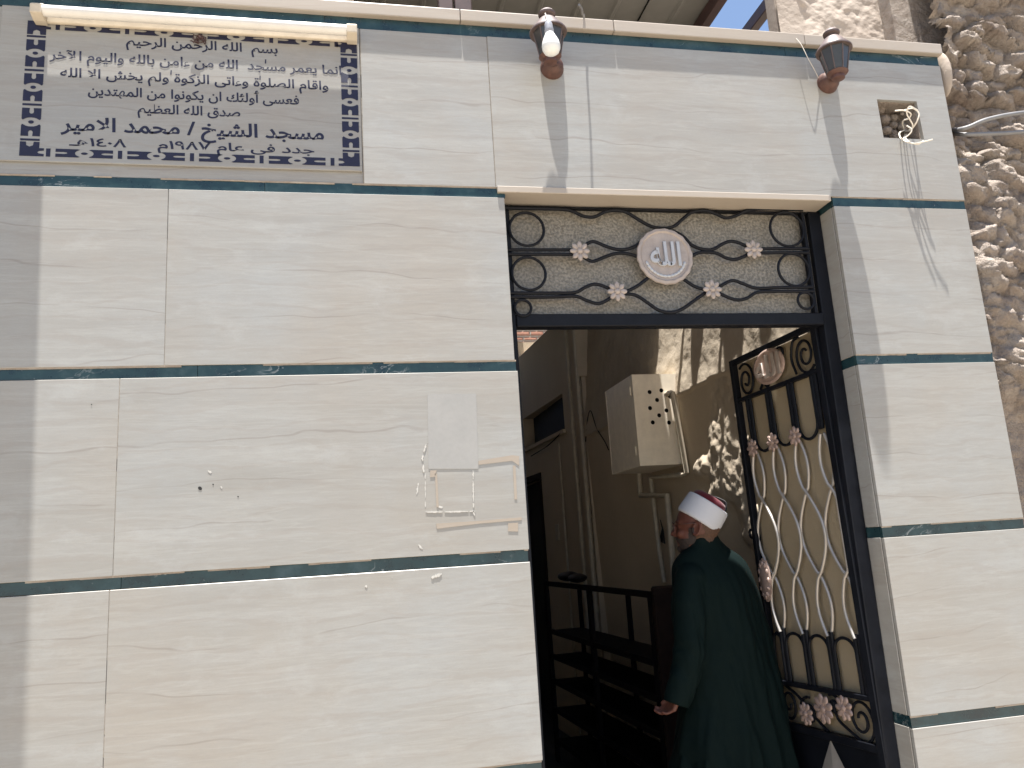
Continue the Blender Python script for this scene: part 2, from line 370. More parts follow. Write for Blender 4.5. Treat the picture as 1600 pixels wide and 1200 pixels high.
# top row: plaque bay, then a plain slab, then a long slab with the opened cable recess
TZ0, TZ1 = 2.826, 3.414
panel(XL, -1.1, TZ0, TZ1); panel(-1.1, .062, TZ0, TZ1, .006); panel(.062, .515, TZ0, TZ1); joint(.062, TZ0, TZ1); joint(.516, TZ0, TZ1)
hx0, hx1, hz0, hz1 = 2.084, 2.262, 3.081, 3.248
rb = MB(); o4 = [(.517, TZ0), (XR - .001, TZ0), (XR - .001, TZ1), (.517, TZ1)]; i4 = [(hx0, hz0), (hx1 + .004, hz0), (hx1, hz1), (hx0 - .002, hz1)]
vs = [(x, y, z) for y in (0, .0155) for (x, z) in o4 + i4]
fs = []
for k in range(4):
    j = (k + 1) % 4; fs += [(k, j, 4 + j, 4 + k), (8 + j, 8 + k, 12 + k, 12 + j), (k, 8 + k, 8 + j, j), (4 + k, 4 + j, 12 + j, 12 + k)]
rb.add(vs, fs).build('stone_panel', M['marble'], fac, label='long upper slab with a square hole cut for cables')
rc = MB()
for (a, b, c, d, e, f) in ((2.072, hx0 + .001, .0157, .1299, hz0 - .004, hz1 + .002), (hx1 - .001, 2.2738, .0157, .1299, hz0 - .004, hz1 + .002), (hx0 + .001, hx1 - .001, .0157, .1299, hz1 - .002, hz1 + .002), (hx0 + .001, hx1 - .001, .0157, .1299, hz0 - .004, hz0)):
    rc.box(a, b, c, d, e, f)
rc.box(hx0 + .001, hx1 - .001, .1, .1299, hz0, hz1 - .002)
for k in range(26):
    c = Vector((random.uniform(hx0, hx1), random.uniform(.06, .105), random.uniform(hz0, hz1))); r = random.uniform(.008, .022)
    rc.ell(c, (r * 1.3, 0, 0), (0, r, 0), (0, 0, r), 8, 6)
rc.build('recess_lining', M['mud'], fac, smooth=True)
# lintel slab over the door and the coping
MB().box(XD0 - .028, XD1 - .012, -.008, .29, 2.804, 2.8275).build('lintel_slab', M['marble_edge'], fac, bevel=.002)
cp = [(XL, -.9), (-.9, .42), (.42, 1.0), (1.0, 1.79), (1.79, XR + .01)]
for a, b in cp:
    w = .017 + random.uniform(-.002, .002)
    MB().box(a + .001, b - .001, -w, .317 if b < 1.8 else .285, 3.459 + random.uniform(-.001, .001), 3.508 + random.uniform(-.002, .002)).build('coping_slab', M['marble_edge'], fac, bevel=.004, seg=2)
cm = MB()
for k in range(26):
    x = random.uniform(-1.3, 2.35); r = random.uniform(.003, .006)
    cm.ell((x, random.uniform(-.012, .0), 3.508), (r * 2.2, 0, 0), (0, r, 0), (0, 0, r * .8), 8, 6)
cm.build('coping_mortar', M['mortar'], fac, smooth=True)
# old marks on the marble beside the door
def zz(px, py): q = P(px, py, -.0012); return (q.x, q.z)
def blot(mb, pts, w, y=-.0012, h=.002, jit=.35):
    """ragged smear along a line of photo points"""
    q = [Vector(zz(*p)) for p in pts]; out = []
    for a, b in zip(q[:-1], q[1:]):
        n = max(3, int((b - a).length / .0035))
        for k in range(n): out.append(a.lerp(b, k / n))
    out.append(q[-1]); i = 0
    while i < len(out) - 2:
        j = min(len(out), i + random.randint(4, 22)); run = out[i:j]; i = j + random.randint(0, 2)
        if len(run) < 3: continue
        L_ = []; R_ = []; m = len(run)
        for k, p in enumerate(run):
            d = (run[min(k + 1, m - 1)] - run[max(k - 1, 0)]).normalized(); nn = Vector((-d.y, d.x)); e = math.sin(PI * (k + .6) / (m + .2)) ** .5
            L_.append(p + nn * w * .5 * e * random.uniform(.35, 1.5)); R_.append(p - nn * w * .5 * e * random.uniform(.35, 1.5))
        for k in range(m - 1):
            mb.prism([(L_[k].x, y, L_[k].y), (L_[k + 1].x, y, L_[k + 1].y), (R_[k + 1].x, y, R_[k + 1].y), (R_[k].x, y, R_[k].y)], (0, h, 0))
mk = lambda x, y: (600 + x / 4, 580 + y / 4)
pa = MB(); a = [zz(*mk(*p)) for p in ((272, 145), (576, 140), (590, 610), (278, 610))]; pa.prism([(x, -.0016, z) for x, z in a], (0, .0015, 0)); pa.build('poster_trace', M['paper'], fac)
tp = MB()
def band_quad(pts, y=-.0018): tp.prism([(zz(*mk(*p))[0], y, zz(*mk(*p))[1]) for p in pts], (0, .0012, 0))
band_quad([(590, 560), (800, 525), (845, 530), (845, 590), (800, 560), (590, 585)]); band_quad([(805, 590), (822, 590), (832, 800), (815, 800)]); band_quad([(318, 640), (332, 640), (342, 850), (328, 850)])
band_quad([(325, 952), (600, 935), (860, 912), (860, 930), (600, 952), (330, 985)]); band_quad([(775, 950), (838, 945), (838, 1002), (775, 1000)]); band_quad([(288, 620), (330, 618), (318, 660), (288, 662)])
tp.build('tape_residue', M['tape'], fac)
ps = MB()
blot(ps, [mk(262, 458), mk(240, 540), mk(250, 640)], .006, -.002, .003); blot(ps, [mk(258, 640), mk(258, 850)], .003); blot(ps, [mk(556, 620), mk(560, 880), mk(570, 910)], .0045, -.002, .003)
blot(ps, [mk(260, 880), mk(400, 880), mk(570, 875)], .0045, -.002, .003); blot(ps, [mk(215, 700), mk(205, 770)], .005); blot(ps, [mk(340, 850), mk(366, 848)], .007); blot(ps, [mk(215, 1085), mk(240, 1112)], .005); blot(ps, [mk(270, 445), mk(420, 428), mk(545, 430)], .0028)
blot(ps, [(674, 903), (690, 897)], .010, -.002, .003); blot(ps, [(571, 915), (573, 918)], .006); blot(ps, [(612, 902), (613, 902)], .003); blot(ps, [(325, 735), (330, 739)], .005); blot(ps, [(345, 760), (347, 763)], .004)
ps.build('paste_residue', M['paste'], fac)
dh = MB()
for (x, y, r) in ((312.5, 763, .0050), (333, 757, .0018), (372, 776, .0018), (143, 632, .0015)):
    q = P(x, y, -.001); dh.lathe([(r, 0), (r * .6, .0008)], (q.x, -.0012, q.z), (0, 1, 0), 9, 1, None, 1.3)
dh.build('drill_hole', M['dark'], fac)

# overhead balcony of the same house, only its shade reaches the picture
bal = thing('balcony', 'concrete balcony slab jutting out above the left end of the marble wall', 'balcony', (-2.3, 0, 4.0))
MB().box(-3.6, -.955, -.62, .02, 3.95, 4.09).build('slab', M['cement'], bal, bevel=.01)
MB().box(-3.6, -.965, -.61, -.54, 4.09, 4.9).build('parapet', M['plaster'], bal, bevel=.01)

# ------------------------------------------------------------------ lettering
_F = {}
def _reg(ch, base, n): _F[ch] = [base + k for k in range(n)]
for ch, b, n in (('ء', 0xFE80, 1), ('آ', 0xFE81, 2), ('أ', 0xFE83, 2), ('إ', 0xFE87, 2), ('ئ', 0xFE89, 4), ('ا', 0xFE8D, 2), ('ب', 0xFE8F, 4), ('ة', 0xFE93, 2), ('ت', 0xFE95, 4), ('ث', 0xFE99, 4), ('ج', 0xFE9D, 4), ('ح', 0xFEA1, 4), ('خ', 0xFEA5, 4), ('د', 0xFEA9, 2), ('ذ', 0xFEAB, 2), ('ر', 0xFEAD, 2), ('ز', 0xFEAF, 2), ('س', 0xFEB1, 4), ('ش', 0xFEB5, 4), ('ص', 0xFEB9, 4), ('ض', 0xFEBD, 4), ('ط', 0xFEC1, 4), ('ظ', 0xFEC5, 4), ('ع', 0xFEC9, 4), ('غ', 0xFECD, 4), ('ف', 0xFED1, 4), ('ق', 0xFED5, 4), ('ك', 0xFED9, 4), ('ل', 0xFEDD, 4), ('م', 0xFEE1, 4), ('ن', 0xFEE5, 4), ('ه', 0xFEE9, 4), ('و', 0xFEED, 2), ('ى', 0xFEEF, 2), ('ي', 0xFEF1, 4)): _reg(ch, b, n)
_LA = {'آ': 0xFEF5, 'أ': 0xFEF7, 'إ': 0xFEF9, 'ا': 0xFEFB}
def shape_arabic(s):
    out = []; i = 0; prev = False                       # prev = does the letter before join onward
    while i < len(s):
        c = s[i]
        if c == 'ل' and i + 1 < len(s) and s[i + 1] in _LA:
            out.append(chr(_LA[s[i + 1]] + (1 if prev else 0))); prev = False; i += 2; continue
        if c == 'ـ': out.append(c); prev = True; i += 1; continue
        if c not in _F: out.append(c); prev = False; i += 1; continue
        f = _F[c]; nx = s[i + 1] if i + 1 < len(s) else ' '
        nj = (nx in _F and len(_F[nx]) > 1) or nx == 'ـ'
        if len(f) == 4: k = (3 if nj else 1) if prev else (2 if nj else 0); prev = nj
        elif len(f) == 2: k = 1 if prev else 0; prev = False
        else: k = 0; prev = False
        out.append(chr(f[k])); i += 1
    r = ''.join(out)[::-1]; res = ''; d = ''
    for c in r:                                         # digits keep their own order
        if '٠' <= c <= '٩': d = c + d
        else: res += d + c; d = ''
    return res + d
def glyph_mesh(txt, bold=0.0, extrude=0.0, bev=0.0):
    c = bpy.data.curves.new('lettering', 'FONT'); c.body = txt; c.resolution_u = 3; c.offset = bold; c.extrude = extrude; c.bevel_depth = bev
    o = bpy.data.objects.new('lettering', c); COL.objects.link(o)
    dg = bpy.context.evaluated_depsgraph_get(); me = bpy.data.meshes.new_from_object(o.evaluated_get(dg))
    bpy.data.objects.remove(o); bpy.data.curves.remove(c)
    co = np.empty(len(me.vertices) * 3); me.vertices.foreach_get('co', co); return me, co.reshape(-1, 3)
def place_text(name, txt, x0, x1, zb, size, y, mat, parent, bold=.012):
    me, co = glyph_mesh(txt, bold); a, b = co[:, 0].min(), co[:, 0].max(); o0 = parent['_o']
    sx = (x1 - x0) / (b - a); q = np.empty_like(co)
    q[:, 0] = x0 + (co[:, 0] - a) * sx - o0[0]; q[:, 1] = y - o0[1]; q[:, 2] = zb + co[:, 1] * size - o0[2]
    me.vertices.foreach_set('co', q.reshape(-1)); me.update(); me.name = name
    return link(name, me, mat, parent)

# ------------------------------------------------------------------ marble name plaque
YP = .0008; PXL, PXR, PZ0, PZ1 = -1.075, .058, 2.868, 3.412
plq = thing('name_plaque', 'marble plaque with navy Arabic inscription and patterned border under the tube light', 'plaque', (-.5, YP, 2.868))
MB().box(PXL, PXR, YP - .004, .0058, PZ0, PZ1).build('slab', M['plaque'], plq, bevel=.0015)
yt = YP - .0049
z1 = lambda x, y: P(x / 2.6667, y / 2.6667, yt)
lines = [('بسم  الله الرحمن الرحيم', 525, 1157, 190, 216, .046), ('انما يعمر مسجد  الله من ءامن بالله واليوم الآخر', 205, 1422, 248, 303, .046), ('واقام الصلوة وءاتى الزكوة ولم يخش الا الله', 250, 1368, 315, 374, .046), ('فعسى أولئك ان يكونوا من المهتدين', 366, 1246, 398, 428, .046), ('صدق الله العظيم', 573, 1001, 472, 480, .046), ('مسجد الشيخ / محمد الامير', 252, 1350, 541, 578, .066), ('جدد فى عام ١٩٨٧م     ١٤٠٨هـ', 287, 1310, 604, 638, .040)]
for s, xa, xb, ya, yb, sz in lines:
    a = z1(xa, ya); b = z1(xb, yb)
    place_text('inscription_line', shape_arabic(s), a.x, b.x, (a.z + b.z) / 2 - .002, sz, yt, M['navy'], plq, .017 if sz < .06 else .023)
                                                        # small raised alif over two words and the chapter dash
for px, py in ((1106, 257), (1083, 325), (712, 303)):
    q = z1(px, py); MB().add([(q.x - .002, yt, q.z - .007), (q.x + .002, yt, q.z - .007), (q.x + .0025, yt, q.z + .009), (q.x - .001, yt, q.z + .009)], [(0, 1, 2, 3)]).build('vowel_mark', M['navy'], plq)
def motif(mb, O, U, V, L, wd, jag=0.0):
    """one border unit from bar to bar, O corner, U along, V across (unit vectors), wd width"""
    pt = lambda u, v: O + U * (u * L) + V * (v * wd)
    def poly(q): mb.add([pt(*p) for p in q], [tuple(range(len(q)))])
    def half(f):
        b = [(.10, 0), (.405, 0), (.44, .06), (.395, .22), (.375, .36), (.37, .5), (.375, .64), (.395, .78), (.44, .94), (.405, 1), (.10, 1), (.10, .60), (.21, .62), (.25, .58), (.265, .5), (.25, .42), (.21, .38), (.10, .40)]
        poly([(f(u), v) for u, v in b])
    half(lambda u: u); half(lambda u: 1 - u)
    poly([(.5 + .048 * math.cos(k * PI / 6) * (1), .5 + .15 * math.sin(k * PI / 6)) for k in range(12)])
def bar(mb, O, U, V, L, wd): mb.add([O - U * .03 * L, O + U * .03 * L, O + U * .03 * L + V * wd, O - U * .03 * L + V * wd], [(0, 1, 2, 3)])
bm_ = MB(); ux = Vector((1, 0, 0)); uz = Vector((0, 0, 1))
BW = .028; BV = .056; bx0 = z1(85, 560).x; bx1 = z1(1497, 600).x; bz1 = z1(800, 143).z + .014; bz0 = z1(800, 655).z - .014
for zt in (bz1 - BW, bz0):
    xs = [z1(px, 645 if zt == bz0 else 125).x for px in ((200, 500, 800, 1090, 1385) if zt == bz0 else (240, 530, 835, 1130, 1400))]
    for i in range(4): motif(bm_, Vector((xs[i], yt, zt)), ux, uz, xs[i + 1] - xs[i], BW)
    for x in xs: bar(bm_, Vector((x, yt, zt)), ux, uz, xs[1] - xs[0], BW)
for xs_ in (bx0, bx1 - BV):
    zs = [bz1 - BW * 2.0 - k * (bz1 - bz0 - BW * 4.0) / 3 for k in range(4)]
    for i in range(3): motif(bm_, Vector((xs_, yt, zs[i + 1])), uz, ux, zs[i] - zs[i + 1], BV)
    for z in zs: bar(bm_, Vector((xs_, yt, z)), uz, ux, zs[0] - zs[1], BV)
for (cx, sx) in ((bx0, 1), (bx1, -1)):
    for (cz, sz) in ((bz0, 1), (bz1, -1)):
        q = [(0, 0), (1.25, 0), (1.25, .17), (1.0, .20), (.9, .28), (1.0, .37), (1.25, .40), (1.25, .57), (1.0, .57), (1.0, 1), (.70, 1), (.67, .75), (.5, .66), (.33, .75), (.30, 1), (0, 1)]
        bm_.add([(cx + sx * u * BV, yt, cz + sz * v * BW * 1.75) for u, v in q], [tuple(range(len(q)))])
bm_.build('border_pattern', M['navy'], plq)

# ------------------------------------------------------------------ tube light over the plaque
a = P(50, 19, -.041); b = P(558, 48, -.041); zt = (a.z + b.z) / 2; x0, x1 = a.x, b.x
tl = thing('tube_light', 'long white fluorescent tube light fixed along the top of the plaque', 'light', ((x0 + x1) / 2, 0, zt))
MB().box(x0 + .01, x1 - .01, -.0165, -.0035, zt - .020, zt + .018).build('batten', M['batten'], tl, bevel=.003)
MB().tube([(x0 + .03, -.0455, zt), (x1 - .03, -.0455, zt)], .0185, 20).build('tube', M['white'], tl, smooth=True)
for s, xa in ((1, x0), (-1, x1)):
    e = MB(); q = [(-.064, zt - .018), (-.030, zt - .027), (-.0036, zt - .026), (-.0036, zt + .022), (-.05, zt + .024), (-.065, zt + .012)]
    e.prism([(xa, y, z) for y, z in q], (s * .036, 0, 0)); e.build('end_cap', M['batten'], tl, bevel=.004, seg=2)
wb = MB()
for k in range(7):
    q = P(308 + random.uniform(-7, 7), 56, -.012); pts = [q + Vector((random.uniform(-.022, .022), random.uniform(-.004, .004), random.uniform(-.03, .004))) for _ in range(5)]
    wb.tube(curve_pts(pts, 4), .0016, 5)
wb.build('wire_knot', M['specs'], tl, smooth=True)

# ------------------------------------------------------------------ wall lanterns
def lantern(name, label, base):
    L = thing(name, label, 'lantern', base, 'wall lanterns on the marble wall'); B = Vector(base)
    MB().lathe([(.043, 0), (.044, .006), (.041, .012), (.038, .026), (.030, .040), (.017, .050), (.002, .053)], B, (0, -1, 0), 24).build('wall_mount', M['rust'], L, smooth=True)
    ar = curve_pts([B + Vector(v) for v in ((0, -.035, .0), (-.012, -.075, -.020), (-.028, -.112, -.040), (-.036, -.122, -.048), (-.038, -.122, -.030))], 5)
    MB().tube(ar, .0135, 12).build('arm', M['rust'], L, smooth=True)
    C = B + Vector((-.038, -.122, -.092))
    MB().lathe([(.012, .030), (.024, .034), (.025, .040), (.024, .047), (.036, .053), (.040, .058), (.036, .062)], C, (0, 0, 1), 24).build('cup', M['rust'], L, smooth=True)
    n = 8; gb = MB().lathe([(.036, .060), (.056, .152)], C, (0, 0, 1), n).build('glass_body', M['lampglass'], L)
    for k in range(n):
        ax = Vector((0, 0, 1)); e1 = ax.orthogonal().normalized(); e2 = ax.cross(e1); a_ = 2 * PI * k / n; d = e1 * math.cos(a_) + e2 * math.sin(a_)
        MB().tube([C + d * .0365 + ax * .058, C + d * .0568 + ax * .154], .0024, 6).build('rib', M['wine'], gb)
    MB().lathe([(.056, .150), (.066, .149), (.0665, .154), (.062, .161), (.050, .175), (.037, .194), (.026, .206), (.021, .211), (.0205, .215), (.030, .220), (.031, .227), (.022, .238), (.006, .243), (.001, .246)], C, (0, 0, 1), 32).build('cap', M['wine'], L, smooth=True)
    return L
q = P(1292, 131, 0); lr = lantern('wall_lantern', 'rust brown lantern at the right end, beside the hole with wires', (q.x, 0, q.z))
MB().tube(curve_pts([P(1244, 60, -.02), P(1252, 70, -.03), P(1262, 90, -.035), P(1272, 108, -.02), P(1279, 122, -.008)], 5), .0014, 5).build('feed_wire', M['wire'], lr, smooth=True)
q = P(862, 108, 0); ll = lantern('wall_lantern', 'rust brown lantern above the left door edge with a white bulb dangling before it', (q.x, 0, q.z))
bo = P(861, 72, -.25); bl = thing('light_bulb', 'white bulb hanging by its wire in front of the left lantern', 'bulb', bo)
ax = Vector((-.04, 0, 1)).normalized()
MB().lathe([(.002, -.0335), (.014, -.031), (.024, -.024), (.0298, -.012), (.031, 0), (.0285, .014), (.022, .030), (.0165, .042), (.0145, .048)], bo, ax, 28).build('glass', M['bulb'], bl, smooth=True)
MB().lathe([(.0142, .0475), (.0150, .052), (.0158, .053), (.0158, .060), (.0145, .061), (.0145, .066), (.0135, .067), (.0135, .080), (.011, .088), (.004, .091)], bo, ax, 24).build('socket', M['socket'], bl, smooth=True)
tb = bo + ax * .09
MB().tube(curve_pts([tb, tb + Vector((0, .008, .018)), Vector((ll.location.x - .044, -.125, ll.location.z + .140)), Vector((ll.location.x - .026, -.12, ll.location.z + .146)), Vector((ll.location.x - .018, -.12, ll.location.z + .160))], 5), .0018, 6).build('hanging_wire', M['wire'], bl, smooth=True)
sw = P(912, 40, -.03)
tag(MB().tube(curve_pts([(sw.x + .02, .15, 3.5145), (sw.x + .012, .0, 3.5145), (sw.x, -.03, 3.5135), (sw.x - .012, -.058, 3.512), (sw.x - .03, -.085, 3.509)], 5), .0045, 6).build('wire_stub', M['cable'], None, smooth=True), 'short grey wire end poking over the coping right of the bulb', 'wire')

# loose wires in the recess
lw = MB(); rw = lambda x, y, d: P(1100 + x / 3.158, y / 3.158, d)
for pts in ([(990, 655, .08), (980, 600, .02), (1010, 585, -.02), (1020, 560, -.04), (985, 545, -.05), (942, 547, -.04)], [(985, 650, .08), (1020, 640, .0), (1050, 600, -.05), (1060, 560, -.06), (1030, 535, -.05), (985, 545, -.03)], [(1000, 640, .08), (965, 655, .0), (975, 685, -.03), (1010, 665, -.05), (1025, 640, -.06), (1000, 620, -.05)],
            [(1000, 660, .07), (985, 690, -.01), (1030, 708, -.04), (1080, 700, -.06), (1128, 688, -.07)], [(990, 660, .07), (1000, 690, -.015), (1050, 712, -.04), (1085, 695, -.05)], [(1000, 650, .08), (1030, 620, -.02), (1000, 560, -.05), (1015, 525, -.07), (1055, 545, -.08)]):
    lw.tube(curve_pts([rw(*p) for p in pts], 6), .0028, 6)
tag(lw.build('loose_wires', M['wire'], None, smooth=True), 'tangle of bare white wires spilling from the square hole in the wall', 'wires')
# ------------------------------------------------------------------ wrought iron door frame with its fanlight
YF = .092
fr = thing('door_frame', 'black iron door frame with a patterned glass fanlight and scrolled bars', 'door frame', (1.18, .11, 0))
z4 = lambda x, y, d=YF - .006: P(780 + x / 2.963, 300 + y / 2.963, d)
zt0, zt1 = P(1040, 509, YF).z, P(1040, 490, YF).z
zh0, zh1 = P(1040, 328, YF).z, 2.803
xr0 = P(1312, 675, YF).x
MB().box(XD0 + .001, XD0 + .03, YF, YF + .045, .012, zh1).build('frame_post', M['iron'], fr, bevel=.003)
MB().box(xr0, XD1 - .0005, YF, YF + .045, .012, zh1).build('frame_post', M['iron'], fr, bevel=.003)
MB().box(XD0 + .03, xr0, YF + .001, YF + .044, zh0, zh1 - .001).build('head_rail', M['iron'], fr, bevel=.003)
MB().box(XD0 + .03, xr0, YF - .004, YF + .046, zt0, zt1).build('transom_rail', M['iron'], fr, bevel=.003)
MB().box(XD0 + .03, xr0, YF + .026, YF + .031, zt1, zh0).build('fanlight_glass', M['tglass'], fr)
xi = z4(1434, 300).x; MB().box(xi - .006, xi + .006, YF - .006, YF + .02, zt1, zh0).build('inner_bar', M['iron'], fr, bevel=.001)
R_ = .0066
def iron(pts, r=R_, k=5): MB().tube(curve_pts([z4(*p) for p in pts], k), r, 8).build('curved_bar', M['iron'], fr, smooth=True)
iron([(20, 74), (280, 80), (340, 90), (390, 112), (440, 115), (490, 92), (540, 85), (590, 95), (640, 125), (700, 158), (760, 168), (810, 158), (850, 125), (890, 95), (950, 85), (1000, 100), (1050, 120), (1100, 108), (1150, 85), (1240, 78), (1405, 82)])
for x in (545, 950):
    a = z4(x, 62); MB().box(a.x - .013, a.x + .013, YF - .006, YF + .01, z4(x, 82).z, zh0 + .002).build('stud', M['iron'], fr)
for dy in (268, 288): iron([(20, dy), (180, dy), (365, dy)])
for dy in (262, 281): iron([(1180, dy + 2), (1300, dy), (1434, dy)])
iron([(385, 262), (410, 238), (440, 230), (490, 250), (540, 265), (590, 265), (640, 245), (672, 212), (700, 190)]); iron([(385, 295), (410, 314), (440, 320), (490, 300), (540, 285), (590, 285), (650, 302)])
iron([(800, 178), (850, 205), (890, 245), (940, 265), (990, 265), (1035, 240), (1075, 228), (1120, 240), (1160, 262)]); iron([(880, 302), (930, 280), (1000, 282), (1050, 305), (1090, 312), (1130, 300), (1165, 280)])
iron([(20, 468), (250, 468), (350, 465), (400, 440), (440, 427), (480, 435), (530, 458)]); iron([(20, 486), (250, 486), (350, 482), (400, 500), (450, 516), (490, 506), (535, 475)])
iron([(560, 470), (600, 455), (640, 435), (700, 390)]); iron([(560, 470), (600, 472), (640, 482), (690, 515), (740, 548), (800, 557), (850, 540), (900, 505), (950, 470), (985, 455)])
iron([(840, 395), (900, 435), (945, 450), (985, 452)])
iron([(990, 455), (1030, 432), (1080, 410), (1130, 425), (1190, 445), (1300, 442), (1452, 440)]); iron([(990, 455), (1025, 472), (1070, 492), (1110, 500), (1150, 490), (1200, 463), (1300, 460), (1455, 459)])
for (x, y, r) in ((127, 172, 80), (137, 378, 78), (110, 537, 38), (1332, 172, 77), (1364, 360, 72), (1420, 503, 37)):
    c = z4(x, y); rr_ = (z4(x + r, y) - c).length * .99; MB().tube([c + Vector((math.cos(t) * rr_, 0, math.sin(t) * rr_)) for t in [2 * PI * k / 36 for k in range(36)]], .0052, 8, closed=True).build('ring', M['iron'], fr, smooth=True)
def rosette(parent, c, n, e1, R, mat, name='rosette', petals=8):
    n = Vector(n).normalized(); mb = MB(); e1 = Vector(e1); e2 = n.cross(e1)
    for k in range(petals):
        a = 2 * PI * k / petals; d = e1 * math.cos(a) + e2 * math.sin(a); w = n.cross(d)
        mb.ell(c + d * R * .60 + n * .004, d * R * .42, w * R * .27, n * .006 + d * .003, 10, 6)
        mb.tube([c + d * R * .25 + n * .0095, c + d * R * .9 + n * .008], .0014, 5)
    mb.lathe([(R * .28, 0), (R * .3, .008), (R * .2, .0125), (R * .02, .014)], c, n, 14)
    return mb.build(name, mat, parent, smooth=True)
FN = Vector((0, -1, 0))
for x, y in ((372, 275), (1175, 268), (545, 462), (985, 452)):
    rosette(fr, z4(x, y, YF - .013), FN, (1, 0, 0), .037, M['pearl'])
mc = z4(765, 300, YF - .010)
MB().lathe([(.107, 0), (.109, .004), (.107, .009), (.097, .011), (.093, .008), (.091, .0055), (.002, .0055)], mc, FN, 72, mod=lambda a, r: 1 + (.012 * math.cos(18 * a) if r > .095 else 0)).build('medallion', M['pearl'], fr, smooth=True)
def relief(txt, parent, C, ex, ez, nrm, w, h, mat, bold=.03, name='relief_script'):
    me, co = glyph_mesh(txt, bold, .05, .012); a, b = co.min(0), co.max(0); o0 = Vector(parent['_o']); ex = Vector(ex); ez = Vector(ez); nrm = Vector(nrm)
    c = (co - (a + b) / 2) / (b - a); q = np.empty_like(co)
    for i in range(3): q[:, i] = C[i] - o0[i] + c[:, 0] * w * ex[i] + c[:, 1] * h * ez[i] + c[:, 2] * .011 * nrm[i]
    me.vertices.foreach_set('co', q.reshape(-1)); me.update(); me.name = name
    return link(name, me, mat, parent)
relief(shape_arabic('الله'), fr, mc + FN * .009 + Vector((0, 0, .008)), (1, 0, 0), (0, 0, 1), FN, .120, .095, M['letter'], .008)
gw = MB()
for k in range(14):                                    # wreath rim of the medallion
    a = PI * (1.12 + .76 * k / 13); d = Vector((math.cos(a), 0, math.sin(a)))
    gw.ell(mc + d * .078 + FN * .007, Vector((-d.z, 0, d.x)) * .010, d * .006, FN * .004, 8, 6)
gw.build('wreath', M['letter'], fr, smooth=True)

# ------------------------------------------------------------------ the opened door leaf
HN = Vector((1.787, .142, 0)); LU = Vector((-.1022, .9948, 0)); LN = Vector((-.9948, -.1022, 0))
leaf = thing('door_leaf', 'narrow iron door leaf swung inward with frosted glass and wavy silver rods', 'door', (HN.x, HN.y, 0))
SH = .029
def lf(s, z, t=0.0): return HN + LU * (s - (2.36 - z) * SH + .0) + LN * t + Vector((0, 0, z - .027 * s))
def lbox(mb, s0, s1, za, zb, t0=0.0, t1=.028):
    return mb.hexa([lf(s0, za, t1), lf(s1, za, t1), lf(s1, zb, t1), lf(s0, zb, t1), lf(s0, za, t0), lf(s1, za, t0), lf(s1, zb, t0), lf(s0, zb, t0)])
LW = .612
lbox(MB(), .0, .034, .03, 2.375).build('stile', M['iron'], leaf, bevel=.002); lbox(MB(), LW - .026, LW, .03, 2.375).build('stile', M['iron'], leaf, bevel=.002)
for za, zb in ((2.352, 2.375), (2.178, 2.194), (.985, 1.003), (.815, .842)): lbox(MB(), .034, LW - .026, za, zb, .002, .026).build('rail', M['iron'], leaf, bevel=.0015)
lbox(MB(), .034, LW - .026, .842, 2.352, -.012, -.006).build('glass', M['lglass'], leaf)
kick = lbox(MB(), .034, LW - .026, .03, .815, .0, .012).build('kick_panel', M['iron'], leaf)
dm = MB(); dc = (.30, .565); hw, hh = .165, .25
pk = lf(dc[0], dc[1], .034); dv = [lf(dc[0], dc[1] + hh, .0125), lf(dc[0] + hw, dc[1], .0125), lf(dc[0], dc[1] - hh, .0125), lf(dc[0] - hw, dc[1], .0125)]
dm.add(dv + [pk], [(0, 1, 4), (1, 2, 4), (2, 3, 4), (3, 0, 4), (3, 2, 1, 0)]); dm.build('diamond_boss', M['silver'], kick)
cols = [.520, .372, .222, .072]
class Each:                                            # every rod or bar its own part
    def __init__(s, name, m): s.name = name; s.m = m
    def tube(s, pts, r, n=8): MB().tube(pts, r, n).build(s.name, M[s.m], leaf, smooth=True)
lb = Each('loop_bar', 'iron'); sr = Each('wavy_rod', 'silver'); TI = .014
for i, s in enumerate(cols):
    for d in (-.011, .011):
        lb.tube([lf(s + d, 2.185, TI), lf(s + d * .9, 2.06, TI), lf(s + d * .5, 1.965, TI)], .0085, 8); lb.tube([lf(s + d - .012, 1.21, TI), lf(s + d - .012, .99, TI)], .0085, 8)
    # silver rods: small lobe, large lobe, small lobe
    zz_ = [1.945, 1.74, 1.41, 1.195]; amp = [.026, .074, .030]
    for sg in (1, -1):
        pts = []
        for j in range(3):
            n = 14
            for k in range(n if j < 2 else n + 1):
                t = k / n; z = zz_[j] + (zz_[j + 1] - zz_[j]) * t; sg_ = sg * (-1) ** j
                ss = s - .012 * (1.945 - z) / .75 + sg_ * (.004 + amp[j] * math.sin(PI * t) ** (1 if j != 1 else 1.0))
                pts.append(lf(max(ss, .04), z, TI + (.006 if sg > 0 else -.004)))
        sr.tube(pts, .0062, 8)
edges = cols + [.0]
for i in range(3):                                     # hanging loops above, arches below
    a, b = cols[i] - .016, cols[i + 1] + .016; m = (a + b) / 2; w = (a - b) / 2
    lb.tube([lf(a, 2.18, TI), lf(a, 2.03, TI)] + [lf(m + w * math.cos(t), 2.0 - .062 * math.sin(t), TI) for t in [PI * k / 14 for k in range(15)]] + [lf(b, 2.03, TI), lf(b, 2.18, TI)], .0062, 8)
    a -= .012; b -= .012; m -= .012
    lb.tube([lf(a, .99, TI), lf(a, 1.13, TI)] + [lf(m + w * math.cos(t), 1.145 + .048 * math.sin(t), TI) for t in [PI * k / 14 for k in range(15)]] + [lf(b, 1.13, TI), lf(b, .99, TI)], .0062, 8)
m = .55
